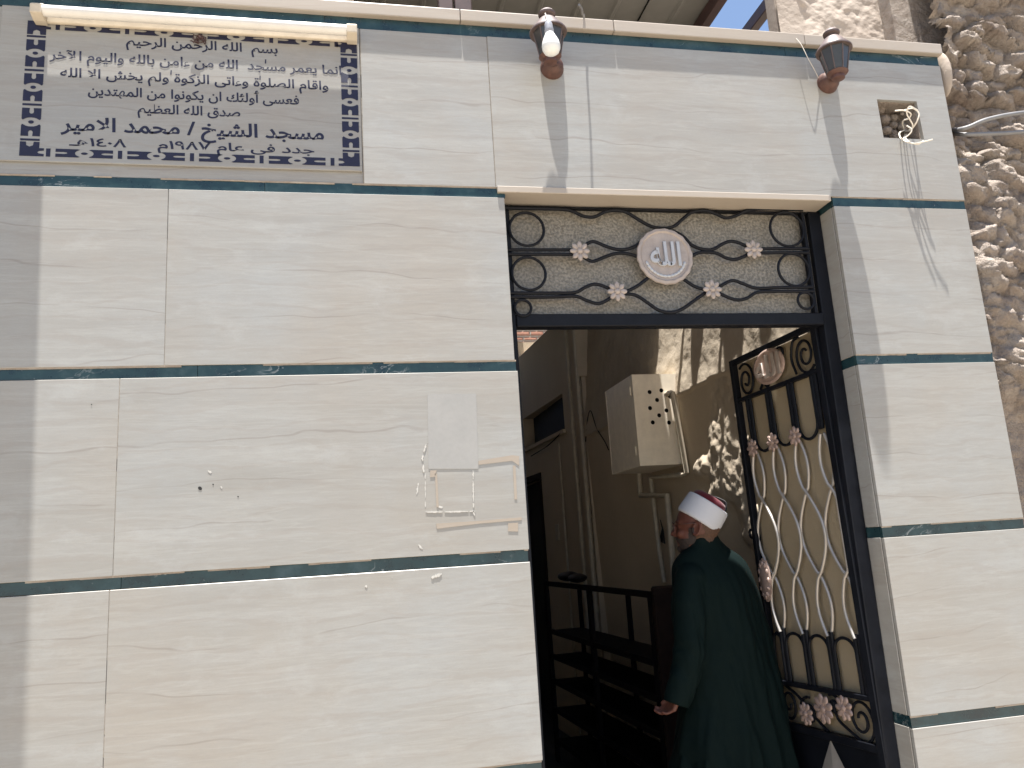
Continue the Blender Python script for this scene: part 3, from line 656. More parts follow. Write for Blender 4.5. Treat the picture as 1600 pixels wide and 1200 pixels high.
lb.tube([lf(.578, .99, TI), lf(.578, 1.14, TI), lf(.57, 1.175, TI), lf(.548, 1.19, TI), lf(.527, 1.175, TI), lf(.52, 1.14, TI)], .0062, 8)
def spiral(c, r0, r1, a0, turns, sx=1.0): return [lf(c[0] + sx * (r0 + (r1 - r0) * k / 40) * math.cos(a0 + turns * 2 * PI * k / 40), c[1] + (r0 + (r1 - r0) * k / 40) * math.sin(a0 + turns * 2 * PI * k / 40), TI) for k in range(41)]
sc_ = Each('scroll', 'iron')
sc_.tube(spiral((.515, 2.262), .080, .016, .9, 1.75, .8), .0055, 8); sc_.tube(spiral((.10, 2.268), .078, .018, 3.9, 1.75, .8), .0055, 8)
sc_.tube(curve_pts([lf(.168, 2.205, TI), lf(.185, 2.27, TI), lf(.165, 2.335, TI), lf(.125, 2.345, TI)], 6), .0055, 8)
sc_.tube(spiral((.255, 2.315), .036, .010, -1.2, 1.2), .0055, 8); sc_.tube(curve_pts([lf(.42, 2.20, TI), lf(.39, 2.225, TI), lf(.37, 2.2, TI), lf(.35, 2.215, TI)], 5), .0055, 8)
sc_.tube(spiral((.53, .915), .074, .014, 1.2, -1.7, .85), .0055, 8); sc_.tube(spiral((.105, .915), .078, .016, 4.6, -1.7, .9), .0055, 8)
sc_.tube(curve_pts([lf(.54, .985, TI), lf(.46, .95, TI), lf(.40, .905, TI), lf(.34, .865, TI), lf(.30, .845, TI)], 5), .0055, 8)
sc_.tube(curve_pts([lf(.25, .955, TI), lf(.235, .90, TI), lf(.19, .872, TI), lf(.12, .84, TI)], 5), .0055, 8)
sc_.tube(spiral((.245, .945), .040, .010, 1.0, 1.3), .0055, 8); sc_.tube(spiral((.405, .90), .055, .012, 1.8, -1.5), .0055, 8)
for s in cols[:3]: rosette(leaf, lf(s, 1.962, TI + .008), LN, LU, .040, M['pink'])
for s, z, r in ((.412, .892, .044), (.30, .925, .056), (.178, .945, .046)): rosette(leaf, lf(s, z, TI + .006), LN, LU, r, M['pink'], petals=9)
om = MB(); oc = lf(.328, 2.278, TI + .006)
om.lathe([(1.0, 0), (1.02, .004), (.98, .008), (.88, .010), (.84, .007), (.02, .007)], oc, LN, 48, .108, LU, .074); om.build('oval_medallion', M['pink'], leaf, smooth=True)
relief(shape_arabic('الله'), leaf, oc + LN * .010, -LU, (0, 0, 1), LN, .175, .098, M['pearl'], .008)
lp = MB(); lc = lf(.548, 1.405, .031); lp.lathe([(1, 0), (1.0, .006), (.7, .012), (.05, .014)], lc, LN, 30, .040, LU, .088, mod=lambda a, r: 1 + .06 * math.cos(12 * a))
for k in range(12):
    a = 2 * PI * k / 12; d = LU * math.cos(a) * .030 + Vector((0, 0, 1)) * math.sin(a) * .068; lp.ell(lc + d + LN * .009, LU * .009, Vector((0, 0, .012)), LN * .006, 8, 6)
lp.build('lock_plate', M['pink'], leaf, smooth=True)
kb = MB(); kc = lf(.60, 1.60, .02); kb.tube([kc + LU * .022 + (LU * math.cos(t) + Vector((0, 0, 1)) * math.sin(t)) * .017 for t in [2 * PI * k / 20 for k in range(20)]], .006, 8, closed=True); kb.build('padlock_ring', M['iron'], leaf, smooth=True)

# ------------------------------------------------------------------ passage behind the door: right hand house wall
pw = thing('passage_wall', 'rough plastered house wall running back behind the door leaf', 'wall', (1.9, 2, 0))
ny, nz = 300, 360
yy = np.linspace(.31, 3.36, ny); zc = np.linspace(0.0, 3.86, nz); Yg, Zg = np.meshgrid(yy, zc)
edge = 2.385 + .035 * (fbm(Yg * 2.2, Zg * 0 + 3.3, 4) - .5) * 2
up = Zg > edge
rough = (fbm(Yg * 7 + 2, Zg * 7, 5, .55) - .5); lump = (fbm(Yg * 2.4 + 9, Zg * 2.4 + 4, 3) - .5); fineg = fbm(Yg * 26, Zg * 26, 3, .6) - .5
e_up = .013 + .020 * rough + .030 * lump - .125 * (Zg - 2.4) + .004 * fineg
blob = lambda y0, z0, sy, sz: np.exp(-((Yg - y0) / sy) ** 2 - ((Zg - z0) / sz) ** 2)
pm = blob(1.22, 2.14, .20, .18) + 1.1 * blob(1.18, 1.90, .26, .18) + blob(1.02, 1.62, .16, .16) + .8 * blob(1.45, 1.72, .16, .07) + .9 * blob(1.55, 1.95, .10, .06)
pm = np.clip((pm + (fbm(Yg * 4.1 + 31, Zg * 4.1 + 8, 4) - .5) * 1.5 - .10) * 2.0, 0, 1) * np.clip(pm * 4, 0, 1)
e_lo = -.032 * (2.4 - Zg) + .002 * rough + pm * (.024 - .085 * (Zg - 2.0) + .034 * rough + .020 * fineg)
e = np.where(up, e_up, np.clip(e_lo, -.05, .10))
topz = 3.74 + .12 * (fbm(Yg * 3.5, Zg * 0 + 7.7, 4) - .5) * 2
grid_mesh('near_face', 1.95 - .05 * Yg - e, Yg, Zg, [M['dado'], M['plaster']], pw, (up | (pm > .55)).astype(int), keep=Zg < topz)
def wseg(mb, y0, y1, za, zb, off=0.0, th=.25):
    return mb.hexa([(wx(y0) - off, y0, za), (wx(y1) - off, y1, za), (wx(y1) - off, y1, zb), (wx(y0) - off, y0, zb), (wx(y0) + th, y0, za), (wx(y1) + th, y1, za), (wx(y1) + th, y1, zb), (wx(y0) + th, y0, zb)])
bk = wseg(MB(), .30, 3.36, 0, 3.60, -.19, .40); bk.build('core', M['mud'], pw)
wa, wb_, wz0, wz1 = 3.87, 5.19, 2.522, 2.825; da, db, dz = 4.72, 5.9, 2.19
fw = MB()
wseg(fw, 3.36, wa, 0, 3.42); wseg(fw, wa, wb_, wz1, 3.46); wseg(fw, wa, da, 0, wz0); wseg(fw, da, wb_, dz, wz0); wseg(fw, wb_, 7.0, dz, 3.62); wseg(fw, db, 7.0, 0, dz)
fw.build('far_face', M['dado'], pw)
dk = MB(); dk.box(1.80, 3.2, 3.6, 7.3, .014, 3.3); dk.build('shade_backing', M['dark'], pw)  # solid near-black box, paints the unlit depth behind window and doorway
sg_ = MB(); wseg(sg_, wa - .02, wb_, wz0 - .035, wz0 - .002, .025, .02); sg_.build('window_sill', M['dado'], pw)
wf_ = MB(); wseg(wf_, da - .05, da, 0, dz + .05, .012, .05); wseg(wf_, da, db, dz, dz + .05, .012, .05); wf_.build('doorway_trim', M['rackend'], pw)
pl_ = MB(); wseg(pl_, 3.34, 3.40, 2.86, 3.46, .03, .05); pl_.build('corner_strip', M['dado'], pw)
for yv, zv, sy in ((.62, 3.80, .12), (.95, 3.74, .16), (1.35, 3.78, .10)):
    rk = MB(); rk.ell((wx(yv) + .07, yv, zv), (.13, 0, .02), (0, sy, 0), (0, 0, .075), 18, 12)
    me = evaluated('rubble_stone', rk, [('SUBSURF', dict(levels=1))]); co = np.empty(len(me.vertices) * 3); me.vertices.foreach_get('co', co); co = co.reshape(-1, 3)
    co += ((fbm(co[:, 0] * 9 + co[:, 2] * 5, co[:, 1] * 9 + co[:, 2] * 7, 4) - .5) * .07)[:, None]; me.vertices.foreach_set('co', (co - np.array(pw['_o'])).reshape(-1)); link('rubble_stone', me, M['mud'], pw)
# house front above the coping and the other passage walls
hf = thing('plaster_wall', 'sunlit peeling plaster wall rising above the coping at the right', 'wall', (2.3, .29, 3.4))
nx, nz = 150, 160
Xg, Zg = np.meshgrid(np.linspace(1.905, 2.78, nx), np.linspace(3.40, 4.06, nz))
e = .03 * (fbm(Xg * 3, Zg * 3, 3) - .5) + .016 * (fbm(Xg * 11 + 4, Zg * 11, 4) - .5) + .008 * (fbm(Xg * 34, Zg * 34, 3) - .5)
step = np.clip((Xg - 2.06 - .10 * (fbm(Zg * 5, Zg * 0 + 2, 4) - .5) * 2) * 60, 0, 1); e = e * (.35 + .65 * step) + .012 * step - .015 * (Zg - 3.4)
grid_mesh('front_face', Xg, .30 - e, Zg, [M['plaster_front']], hf)
MB().box(1.909, 2.78, .330, .40, 3.40, 4.055).build('core', M['plaster_front'], hf)
tag(MB().box(-.15, .05, .346, 6.3, .01, 4.0).build('side_wall', M['inner']), 'shaded plaster wall closing the passage on the left behind the marble front', 'wall')
tag(MB().box(.05, 1.66, 6.1, 6.3, .01, 3.30).build('end_wall', M['inner']), 'dim wall closing the far end of the covered passage', 'wall')
bh = thing('brick_house', 'red brick house glimpsed over the passage wall through the top left of the doorway', 'house', (2.2, 9.2, 0))
Xg, Zg = np.meshgrid(np.linspace(.2, 4.6, 200), np.linspace(0, 7.5, 320)); row = np.floor(Zg / .085); fx = (Xg / .23 + .5 * (row % 2)) % 1; fz = (Zg / .085) % 1
jn = (np.minimum(fx, 1 - fx) < .05) | (np.minimum(fz, 1 - fz) < .14)
grid_mesh('wall', Xg, 9.2 + .012 * jn - .006 * vnoise(np.floor(Xg / .23 + .5 * (row % 2)) * 3.7, row * 1.3), Zg, [M['brick'], M['mortar']], bh, jn.astype(int))
MB().box(.2, 4.6, 9.23, 9.6, 0, 7.5).build('core', M['brick'], bh)

# ------------------------------------------------------------------ canopy over the passage
ZC = 4.0; XCE = 1.735
cn = thing('metal_canopy', 'grey ribbed sheet metal canopy on red brown steel over the passage', 'canopy', (.7, 2, ZC))
def sheet(x0, x1, y0, y1, z):
    mb = MB(); x = x0; prof = []
    while x < x1 - .02:
        for dx, dz in ((0, 0), (.15, 0), (.158, -.012), (.172, -.012), (.18, 0)): prof.append((min(x + dx, x1), z + dz))
        x += .18
    n = len(prof); vs = [(p[0], y0, p[1]) for p in prof] + [(p[0], y1, p[1]) for p in prof] + [(p[0], y0, p[1] + .03) for p in prof] + [(p[0], y1, p[1] + .03) for p in prof]
    fs = []
    for i in range(n - 1): fs += [(i, i + 1, n + i + 1, n + i), (2 * n + i, 3 * n + i, 3 * n + i + 1, 2 * n + i + 1)]
    fs += [(0, n, 3 * n, 2 * n), (n - 1, 3 * n - 1, 4 * n - 1, 2 * n - 1)]
    return mb.add(vs, fs)
sheet(-1.6, 1.405, .25, 6.15, ZC + .05).build('roof_sheet', M['canopy'], cn)
sheet(1.406, XCE, .316, 6.15, ZC + .051).build('roof_sheet', M['canopy'], cn)  # front edge stepped back, shaped so a sun slit reaches his right shoulder
sheet(XCE - .05, 2.45, 1.82, 4.2, ZC + .12).build('roof_sheet', M['canopy'], cn)
MB().box(XCE - .045, XCE, .35, 6.1, ZC - .02, ZC + .045).build('edge_beam', M['steel'], cn, bevel=.003)
MB().box(1.955, 2.0, .44, 1.9, ZC - .01, ZC + .05).build('edge_beam', M['steel'], cn, bevel=.003)
for y in (.78, 1.02, 1.49): MB().box(XCE, 1.955, y, y + (.05 if y < 1 else .03), ZC, ZC + .04).build('cross_bar', M['steel'], cn)
for pa_, pb_ in ((684, 706), (709, 735)):
    xa = P(pa_, 10, .2).x; xb = P(pb_, 10, .2).x; MB().box(xa, xb, .17, .21, 3.44, ZC + .02).build('post', M['steel'], cn, bevel=.003)
MB().box(-.6, .62, .16, .215, ZC + .005, ZC + .05).build('head_beam', M['steel'], cn)

# ------------------------------------------------------------------ utility box on the passage wall
YB = 1.74
z5 = lambda x, y, d=YB: P(790 + x / 3, 500 + y / 3, d)
a = z5(592, 256); b = z5(805, 252); c = z5(828, 682); d = z5(628, 684)
bxx0 = (a.x + d.x) / 2; bz1_ = a.z; bz0_ = d.z
cb = thing('utility_box', 'cream metal utility box with round vent holes hung on the passage wall', 'box', (bxx0, YB, bz0_))
yb2 = PX(946, 620, bxx0).y; xw = wx(YB) + .02
def box_front(x0, x1, z0, z1, y, holes):
    c = bpy.data.curves.new('front', 'CURVE'); c.dimensions = '2D'; c.fill_mode = 'BOTH'; c.extrude = .0015
    def sp(pts):
        s = c.splines.new('POLY'); s.points.add(len(pts) - 1); s.use_cyclic_u = True
        for p, q in zip(s.points, pts): p.co = (q[0], q[1], 0, 1)
    sp([(x0, z0), (x1, z0), (x1, z1), (x0, z1)])
    for hx, hz, r in holes: sp([(hx + r * math.cos(t), hz + r * math.sin(t)) for t in [2 * PI * k / 20 for k in range(20)]])
    o = bpy.data.objects.new('front', c); COL.objects.link(o); me = bpy.data.meshes.new_from_object(o.evaluated_get(bpy.context.evaluated_depsgraph_get()))
    bpy.data.objects.remove(o); co = np.empty(len(me.vertices) * 3); me.vertices.foreach_get('co', co); co = co.reshape(-1, 3)
    q = np.stack([co[:, 0], y + co[:, 2], co[:, 1]], -1) - np.array(cb['_o']); me.vertices.foreach_set('co', q.reshape(-1)); me.update(); return me
hl = []
for x, y in ((675, 338), (730, 330), (710, 375), (677, 413), (754, 424), (720, 447), (690, 480), (766, 481)): q = z5(x, y); hl.append((q.x, q.z, .0125))
q = z5(776, 350); hl.append((q.x, q.z, .026))
link('vented_face', box_front(bxx0, xw, bz0_, bz1_, YB, hl), M['cream'], cb)
bs = MB(); t_ = .003
bs.box(bxx0, xw, YB + .002, yb2, bz1_ - t_, bz1_); bs.box(bxx0, xw, YB + .002, yb2, bz0_, bz0_ + t_); bs.box(bxx0, xw, yb2 - t_, yb2, bz0_ + t_, bz1_ - t_)
bs.build('casing', M['cream'], cb)
sdo = MB().box(bxx0, bxx0 + t_, YB + .04, yb2 - .02, bz0_ + t_, bz1_ - t_).build('side_door', M['cream'], cb)
MB().box(bxx0, bxx0 + t_, YB + .002, YB + .037, bz0_ + t_, bz1_ - t_).build('corner_flange', M['cream'], cb)
MB().box(bxx0 + .02, xw, YB + .08, yb2 - .02, bz0_ + .02, bz1_ - .02).build('shade_filler', M['dark'], cb)  # near-black block, paints the shade seen through the vent holes
for zz__ in (bz0_ + .09, bz1_ - .09): MB().tube([(bxx0 - .003, YB + .038, zz__ - .025), (bxx0 - .003, YB + .038, zz__ + .025)], .005, 8).build('hinge', M['cream'], sdo)

# ------------------------------------------------------------------ pipes
def pipe(name, label, pts, r, mat='pipe', cat='pipe', group='cream pipes on the passage wall', clips=()):
    t = thing(name, label, cat, pts[-1], group); tb0 = MB().tube(pts, r, 12).build('tube', M[mat], t, smooth=True)
    for k in clips:
        a = Vector(pts[0]).lerp(Vector(pts[-1]), k); MB().tube([a - Vector((0, 0, .012)), a + Vector((0, 0, .012))], r * 1.3, 12).build('collar', M[mat], tb0, smooth=True)
    return t
def wallpt(y, z, off): return Vector((wx(y) - off, y, z))
ya = W(898, 700, .03).y; yb_ = W(912, 710, .03).y; yc = W(880, 790, .02).y
pipe('water_pipe', 'tall cream pipe, farther of the close pair left of the utility box', [wallpt(ya, 3.45, .03), wallpt(ya, .1, .03)], .017, clips=(.28, .55, .72))
pipe('water_pipe', 'tall cream pipe, nearer of the close pair left of the utility box', [wallpt(yb_, 3.45, .03), wallpt(yb_, .1, .03)], .018, clips=(.26, .5, .7))
pipe('water_pipe', 'short thin cream pipe below the high dark window', [wallpt(yc, W(873, 693, .02).z, .02), wallpt(yc, .1, .02)], .010, clips=(.25, .6))
def elbow(pts, r=.0):
    return [Vector(p) for p in pts]
q = [z5(766, 343, YB - .03), z5(782, 338, YB - .035), z5(850, 716, YB - .035), z5(836, 724, YB - .02), W(790 + 680 / 3, 500 + 738 / 3, .04), W(790 + 720 / 3, 500 + 1080 / 3, .04), W(790 + 745 / 3, 500 + 1230 / 3, .04)]
q = [q[0] + Vector((-.01, .06, 0))] + q
pipe('bent_pipe', 'cream pipe leaving the box by its big hole and dropping down its edge', q, .0155)
q = [z5(630, 700, YB + .06), W(790 + 634 / 3, 500 + 822 / 3, .05), W(790 + 758 / 3, 500 + 822 / 3, .05), W(790 + 782 / 3, 500 + 1110 / 3, .05), W(790 + 790 / 3, 500 + 1260 / 3, .05)]
q[0].x = q[1].x; q[0].y = q[1].y; q[0].z = bz0_ + .01
pipe('bent_pipe', 'cream drain pipe stepping sideways under the utility box', q, .018)
tag(MB().tube(curve_pts([W(915, 690, .01), W(918, 655, .012), W(923, 642, .012), W(932, 668, .012), W(945, 690, .012), W(951, 703, .012)], 6), .0035, 6).build('wall_wire', M['rack'], None, smooth=True), 'thin dark wire looping on the wall left of the utility box', 'wire')
tag(MB().tube(curve_pts([wallpt(3.9, 2.50, .02), wallpt(4.3, 2.44, .03), wallpt(4.9, 2.42, .02)], 6), .005, 6).build('wall_cable', M['rack'], None, smooth=True), 'dark cable sagging beneath the high passage window', 'cable')
sw_ = W(870, 832, .01); tag(MB().hexa([sw_ + Vector(v) for v in ((0, .06, -.07), (0, -.05, -.07), (0, -.05, .07), (0, .06, .07), (.02, .06, -.07), (.02, -.05, -.07), (.02, -.05, .07), (.02, .06, .07))]).build('switch_plate', M['pipe'], None, bevel=.004), 'small pale switch plate on the wall beside the thin pipe', 'switch')
cr_ = MB()
for pts in ([(1031, 812), (1034, 826), (1030, 845), (1038, 850), (1036, 830)],):
    v = [W(x, y, .022) for x, y in pts]; cr_.prism(v, (.006, 0, 0))
cr_.build('broken_plaster', M['dark'], pw)

# ------------------------------------------------------------------ shoe rack
rk = thing('shoe_rack', 'long dark shoe rack with slatted shelves along the passage wall', 'rack', (1.7, 2.6, 0))
ro = .33; rf = lambda y: wx(y) - ro
def rseg(mb, y0, y1, za, zb, d0, d1): return mb.hexa([(rf(y0) + d0, y0, za), (rf(y1) + d0, y1, za), (rf(y1) + d0, y1, zb), (rf(y0) + d0, y0, zb), (rf(y0) + d1, y0, za), (rf(y1) + d1, y1, za), (rf(y1) + d1, y1, zb), (rf(y0) + d1, y0, zb)])
for z in (.16, .38, .58, .76, .94, 1.29):
    rseg(MB(), 1.62, 3.66, z - .012, z + .022, 0, .022).build('front_rail', M['rack'], rk); 
    if z < 1.2: rseg(MB(), 1.62, 3.66, z - .01, z + .006, .024, .28).build('shelf', M['rack'], rk)
for y in (1.62, 2.62, 3.62): rseg(MB(), y, y + .05, .012, 1.31, .003, .028).build('upright', M['rack'], rk); rseg(MB(), y, y + .03, .012, 1.25, .26, .285).build('upright', M['rack'], rk)
rseg(MB(), 1.56, 1.60, .012, 1.34, -.005, .29).build('end_board', M['rackend'], rk, bevel=.01)
sb = MB(); sb.ell((rf(3.4) + .12, 3.4, 1.345), (.08, 0, 0), (0, .11, 0), (0, 0, .036), 16, 10); sb.ell((rf(3.25) + .14, 3.25, 1.335), (.07, 0, 0), (0, .1, 0), (0, 0, .034), 14, 8)
tag(sb.build('cloth_bundle', M['black'], None, smooth=True), 'dark crumpled bundle lying on the far end of the rack', 'cloth')

# ------------------------------------------------------------------ mud stone wall at the right
ms = thing('stone_wall', 'rugged brown mud and stone wall beside the marble front', 'wall', (3.0, .2, 0))
nx, nz = 230, 620
Xg, Zg = np.meshgrid(np.linspace(2.36, 3.9, nx), np.linspace(.6, 5.2, nz))
wxg = Xg + .08 * (fbm(Xg * 6, Zg * 6, 4) - .5); wzg = Zg + .30 * (Xg - 2.4) + .06 * (fbm(Xg * 5 + 8, Zg * 5, 4) - .5)
def voro(x, z, sx, sz, seed):
    u = x / sx; v = z / sz; u = u + .5 * (np.floor(v) % 2); f1 = np.full(x.shape, 9.); f2 = np.full(x.shape, 9.); idv = np.zeros(x.shape)
    for i in (-1, 0, 1):
        for j in (-1, 0, 1):
            ci = np.floor(u) + i; cj = np.floor(v) + j; h = lambda k: _tab[(ci.astype(int) * 7 + k * 31 + seed) % 256, (cj.astype(int) * 13 + k * 17) % 256]
            d = np.hypot((ci + .15 + .7 * h(1) - u) * 1.0, (cj + .2 + .6 * h(2) - v) * 1.0); m = d < f1
            f2 = np.where(m, f1, np.minimum(f2, d)); idv = np.where(m, h(3), idv); f1 = np.where(m, d, f1)
    return f1, f2, idv
f1, f2, idv = voro(wxg, wzg, .145, .066, 3)
bulge = np.clip((f2 - f1) * 2.6, 0, 1) ** .55
stone = bulge * (.015 + .075 * idv) + .030 * (fbm(Xg * 14, Zg * 18, 4) - .5) + .026 * (fbm(Xg * 36, Zg * 44, 3) - .5) + .08 * (fbm(Xg * 3 + 4, Zg * 3, 2) - .5)
g1, g2, gid = voro(wxg + .3, wzg, .10, .075, 9)
lumpy = .035 * np.clip((g2 - g1) * 2, 0, 1) ** .6 * (.4 + gid) + .10 * (fbm(Xg * 5 + 3, Zg * 5, 4) - .5) + .05 * (fbm(Xg * 18, Zg * 18, 4) - .5) + .016 * (fbm(Xg * 55, Zg * 55, 2) - .5) + .045
lower = .03 * (fbm(Xg * 6, Zg * 6, 4) - .5) + .012 * (fbm(Xg * 30, Zg * 30, 3) - .5) + .03
bz_ = 2.93 + .10 * (fbm(Xg * 3, Zg * 0 + 5, 3) - .5) * 2; k1 = np.clip((Zg - bz_) * 14, 0, 1); bz2 = 2.02 - .25 * (Xg - 2.4) + .12 * (fbm(Xg * 4, Zg * 0 + 1, 3) - .5) * 2; k2 = np.clip((Zg - bz2) * 12, 0, 1)
e = stone * k1 + lumpy * (1 - k1) * k2 + lower * (1 - k2) * (1 - k1) + .05 * (1 - k1) * k2
e = e - .10 * np.exp(-((Xg - 2.36) / .05) ** 2)        # tucks in behind the marble edge
grid_mesh('rough_face', Xg, .115 - e, Zg, [M['mud']], ms, keep=(Xg > 2.50 + .02 * np.sin(Zg * 30)) | (Zg < 3.47))
MB().box(2.41, 3.9, .22, .6, 0, 5.15).build('core', M['mud'], ms)
eg = MB(); e0 = P(1476, 104, .0)
eg.ell((2.432, .03, e0.z - .02), (.022, 0, 0), (0, .05, 0), (0, 0, .10), 16, 12)
eg.build('plaster_edge', M['plaster_front'], ms, smooth=True)
for nm, pts, r in (('upper grey cable leaving the wall edge and rising across the mud stones', [(1488, 203, .09), (1500, 202, .0), (1515, 198, -.03), (1545, 186, -.05), (1600, 176, -.06), (1700, 168, -.02), (1800, 150, .1)], .0085), ('lower grey cable running almost level across the mud stones', [(1490, 209, .09), (1510, 210, -.01), (1550, 209, -.04), (1600, 206, -.05), (1700, 196, -.02), (1800, 190, .1)], .0085)):
    tag(MB().tube(curve_pts([P(*p) for p in pts], 8), r, 10).build('power_cable', M['cable'], None, smooth=True), nm, 'cable', 'grey cables over the mud stones')
# ------------------------------------------------------------------ the man in the doorway
YM = .62
man = thing('person', 'person in a long dark green robe and white turban walking in through the door', 'person', (1.45, YM, .012))
H0 = P(1088, 822, YM); HR = Vector((CR.x, CR.y, 0)).normalized(); HU = Vector((0, 0, 1)); HD = HU.cross(HR)       # right, up, away as the viewer sees him
if HD.dot(CF) < 0: HD = -HD
FA = (HR * -.93 + HD * .36).normalized(); FS = HU.cross(FA).normalized()          # where the face points; his left side
if FS.dot(HD) > 0: FS = -FS
def hp(f, s, u): return H0 + FA * f + FS * s + HU * u
S_ = .90
def hs(f, s, u): return hp(f * S_, s * S_, u * S_)
B = MB()
B.ell(hs(-.012, 0, .018), FA * .100 * S_, FS * .077 * S_, HU * .100 * S_, 32, 20)                 # skull
B.ell(hs(.030, 0, -.040), FA * .066 * S_, FS * .062 * S_, HU * .075 * S_, 28, 18)                 # face
B.ell(hs(.042, 0, -.082), FA * .046 * S_, FS * .048 * S_, HU * .036 * S_, 24, 14)                 # jaw
B.ell(hs(.076, 0, -.098), FA * .020 * S_, FS * .024 * S_, HU * .018 * S_, 16, 10)                 # chin
B.cap(hs(.088, 0, .008), hs(.112, 0, -.030), .0085 * S_, .0115 * S_, 14)                          # nose
for s in (-1, 1):
    B.ell(hs(.098, s * .011, -.036), FA * .011, FS * .007, HU * .007, 10, 8)                      # nostril wing
    B.cap(hs(.084, s * .014, .024), hs(.066, s * .045, .022), .009, .008, 10)                     # brow
    B.ell(hs(.060, s * .040, -.030), FA * .024, FS * .016, HU * .018, 12, 8)                      # cheek
    B.ell(hs(.071, s * .031, .006), FA * .012, FS * .014, HU * .010, 12, 8)                       # eye
    e = hs(-.012, s * .078, -.012)
    tilt = (FA * -.25 + HU).normalized()
    B.ell(e, (FA * .9 - FS * s * .45).normalized() * .0175 + FA * 0, FS * .006, tilt * .030, 14, 10)
    ring = [e + FS * s * .006 + (FA * math.cos(t) - FS * s * .4 * math.cos(t)) * .0155 + tilt * .027 * math.sin(t) for t in [2 * PI * k / 20 for k in range(20)]]
    B.tube(ring, .0042, 8, closed=True)
B.cap(hs(.086, -.018, -.060), hs(.086, .018, -.060), .0085, .0085, 10); B.cap(hs(.083, -.016, -.072), hs(.083, .016, -.072), .0095, .0095, 10)   # lips
nb = Vector((1.432, YM + .006, 1.48))
B.cap(hs(-.028, 0, -.045), nb, .0465, .052, 20)
FWD = Vector((-.33, .944, 0)); LFT = Vector((-.944, -.33, 0))
def bp(l, f, z): return Vector((1.455, YM, 0)) + LFT * l + FWD * f + Vector((0, 0, z))
B.ell(bp(0, .0, 1.30), LFT * .15, FWD * .095, HU * .21, 24, 16); B.ell(bp(0, .01, 1.05), LFT * .135, FWD * .10, HU * .20, 24, 16); B.ell(bp(0, -.01, .86), LFT * .15, FWD * .115, HU * .13, 24, 14)
B.cap(bp(.08, 0, 1.42), bp(-.08, 0, 1.42), .048, .048, 14); B.cap(nb, bp(0, 0, 1.38), .052, .080, 16)
for s in (-1, 1):
    st = .10 * s
    B.cap(bp(s * .08, 0, .84), bp(s * .085, .03 + st * .5, .47), .078, .052, 16); B.cap(bp(s * .085, .03 + st * .5, .47), bp(s * .09, st, .10), .050, .036, 16)
    B.cap(bp(s * .09, st - .04, .048), bp(s * .10, st + .14, .036), .034, .026, 12)
WR = P(1059, 1085, .53); EL = Vector((1.283, .535, 1.17)); SHL = Vector((1.325, .575, 1.425))
B.cap(SHL, EL, .034, .030, 16); B.cap(EL, WR, .030, .022, 16)
SHR = bp(-.135, .0, 1.41); ELR = bp(-.17, .06, 1.16); WRR = bp(-.13, .19, .97)
B.cap(SHR, ELR, .042, .036, 16); B.cap(ELR, WRR, .038, .025, 16)
def hand(mb, wr, dn, fw, side):
    """relaxed hand: dn along the palm, fw the way the fingers curl, side from thumb to little finger"""
    dn = Vector(dn).normalized(); fw = Vector(fw).normalized(); side = Vector(side).normalized()
    kn = wr + dn * .058
    for k in range(4):
        o = (k - 1.5) * .0150
        mb.cap(wr + side * o * .6 + dn * .008, kn + side * o + dn * (-.004 * abs(k - 1.3)), .0125, .0105, 10)
        L = (.027, .031, .029, .023)[k]; a0 = kn + side * o + dn * (-.004 * abs(k - 1.3)); d1 = (dn * .75 + fw * .66).normalized(); a1 = a0 + d1 * L
        d2 = (dn * .10 + fw).normalized(); a2 = a1 + d2 * L * .68; d3 = (fw * .8 - dn * .45).normalized(); a3 = a2 + d3 * L * .5
        r = (.0076, .0078, .0074, .0066)[k]
        mb.cap(a0, a1, r * 1.05, r, 10); mb.cap(a1, a2, r, r * .92, 10); mb.cap(a2, a3, r * .92, r * .78, 10)
    t0 = wr + side * -.018 + dn * .022; t1 = t0 + (side * -.55 + dn * .7 + fw * .45).normalized() * .030; t2 = t1 + (dn * .75 + fw * .6 - side * .1).normalized() * .022
    mb.cap(t0, t1, .0125, .0098, 10); mb.cap(t1, t2, .0098, .0080, 10)
hand(B, WR, HU * -.80 - HR * .50 + HD * .1, HR * -.95 - HU * .05 + HD * .2, HD * -.9 + HR * .2 - HU * .3)
hand(B, WRR, HU * -.9 + FWD * .3, FWD, LFT * -1)
me = evaluated('body', B, [('REMESH', dict(mode='VOXEL', voxel_size=.0042)), ('SMOOTH', dict(factor=.5, iterations=3))])
co = np.empty(len(me.vertices) * 3); me.vertices.foreach_get('co', co); me.vertices.foreach_set('co', (co.reshape(-1, 3) - np.array(man['_o'])).reshape(-1))
link('body', me, M['skin'], man)
def put(name, mb, mods, mat, parent=man):
    me = evaluated(name, mb, mods); co = np.empty(len(me.vertices) * 3); me.vertices.foreach_get('co', co)
    me.vertices.foreach_set('co', (co.reshape(-1, 3) - np.array(parent['_o'])).reshape(-1)); return link(name, me, mat, parent)
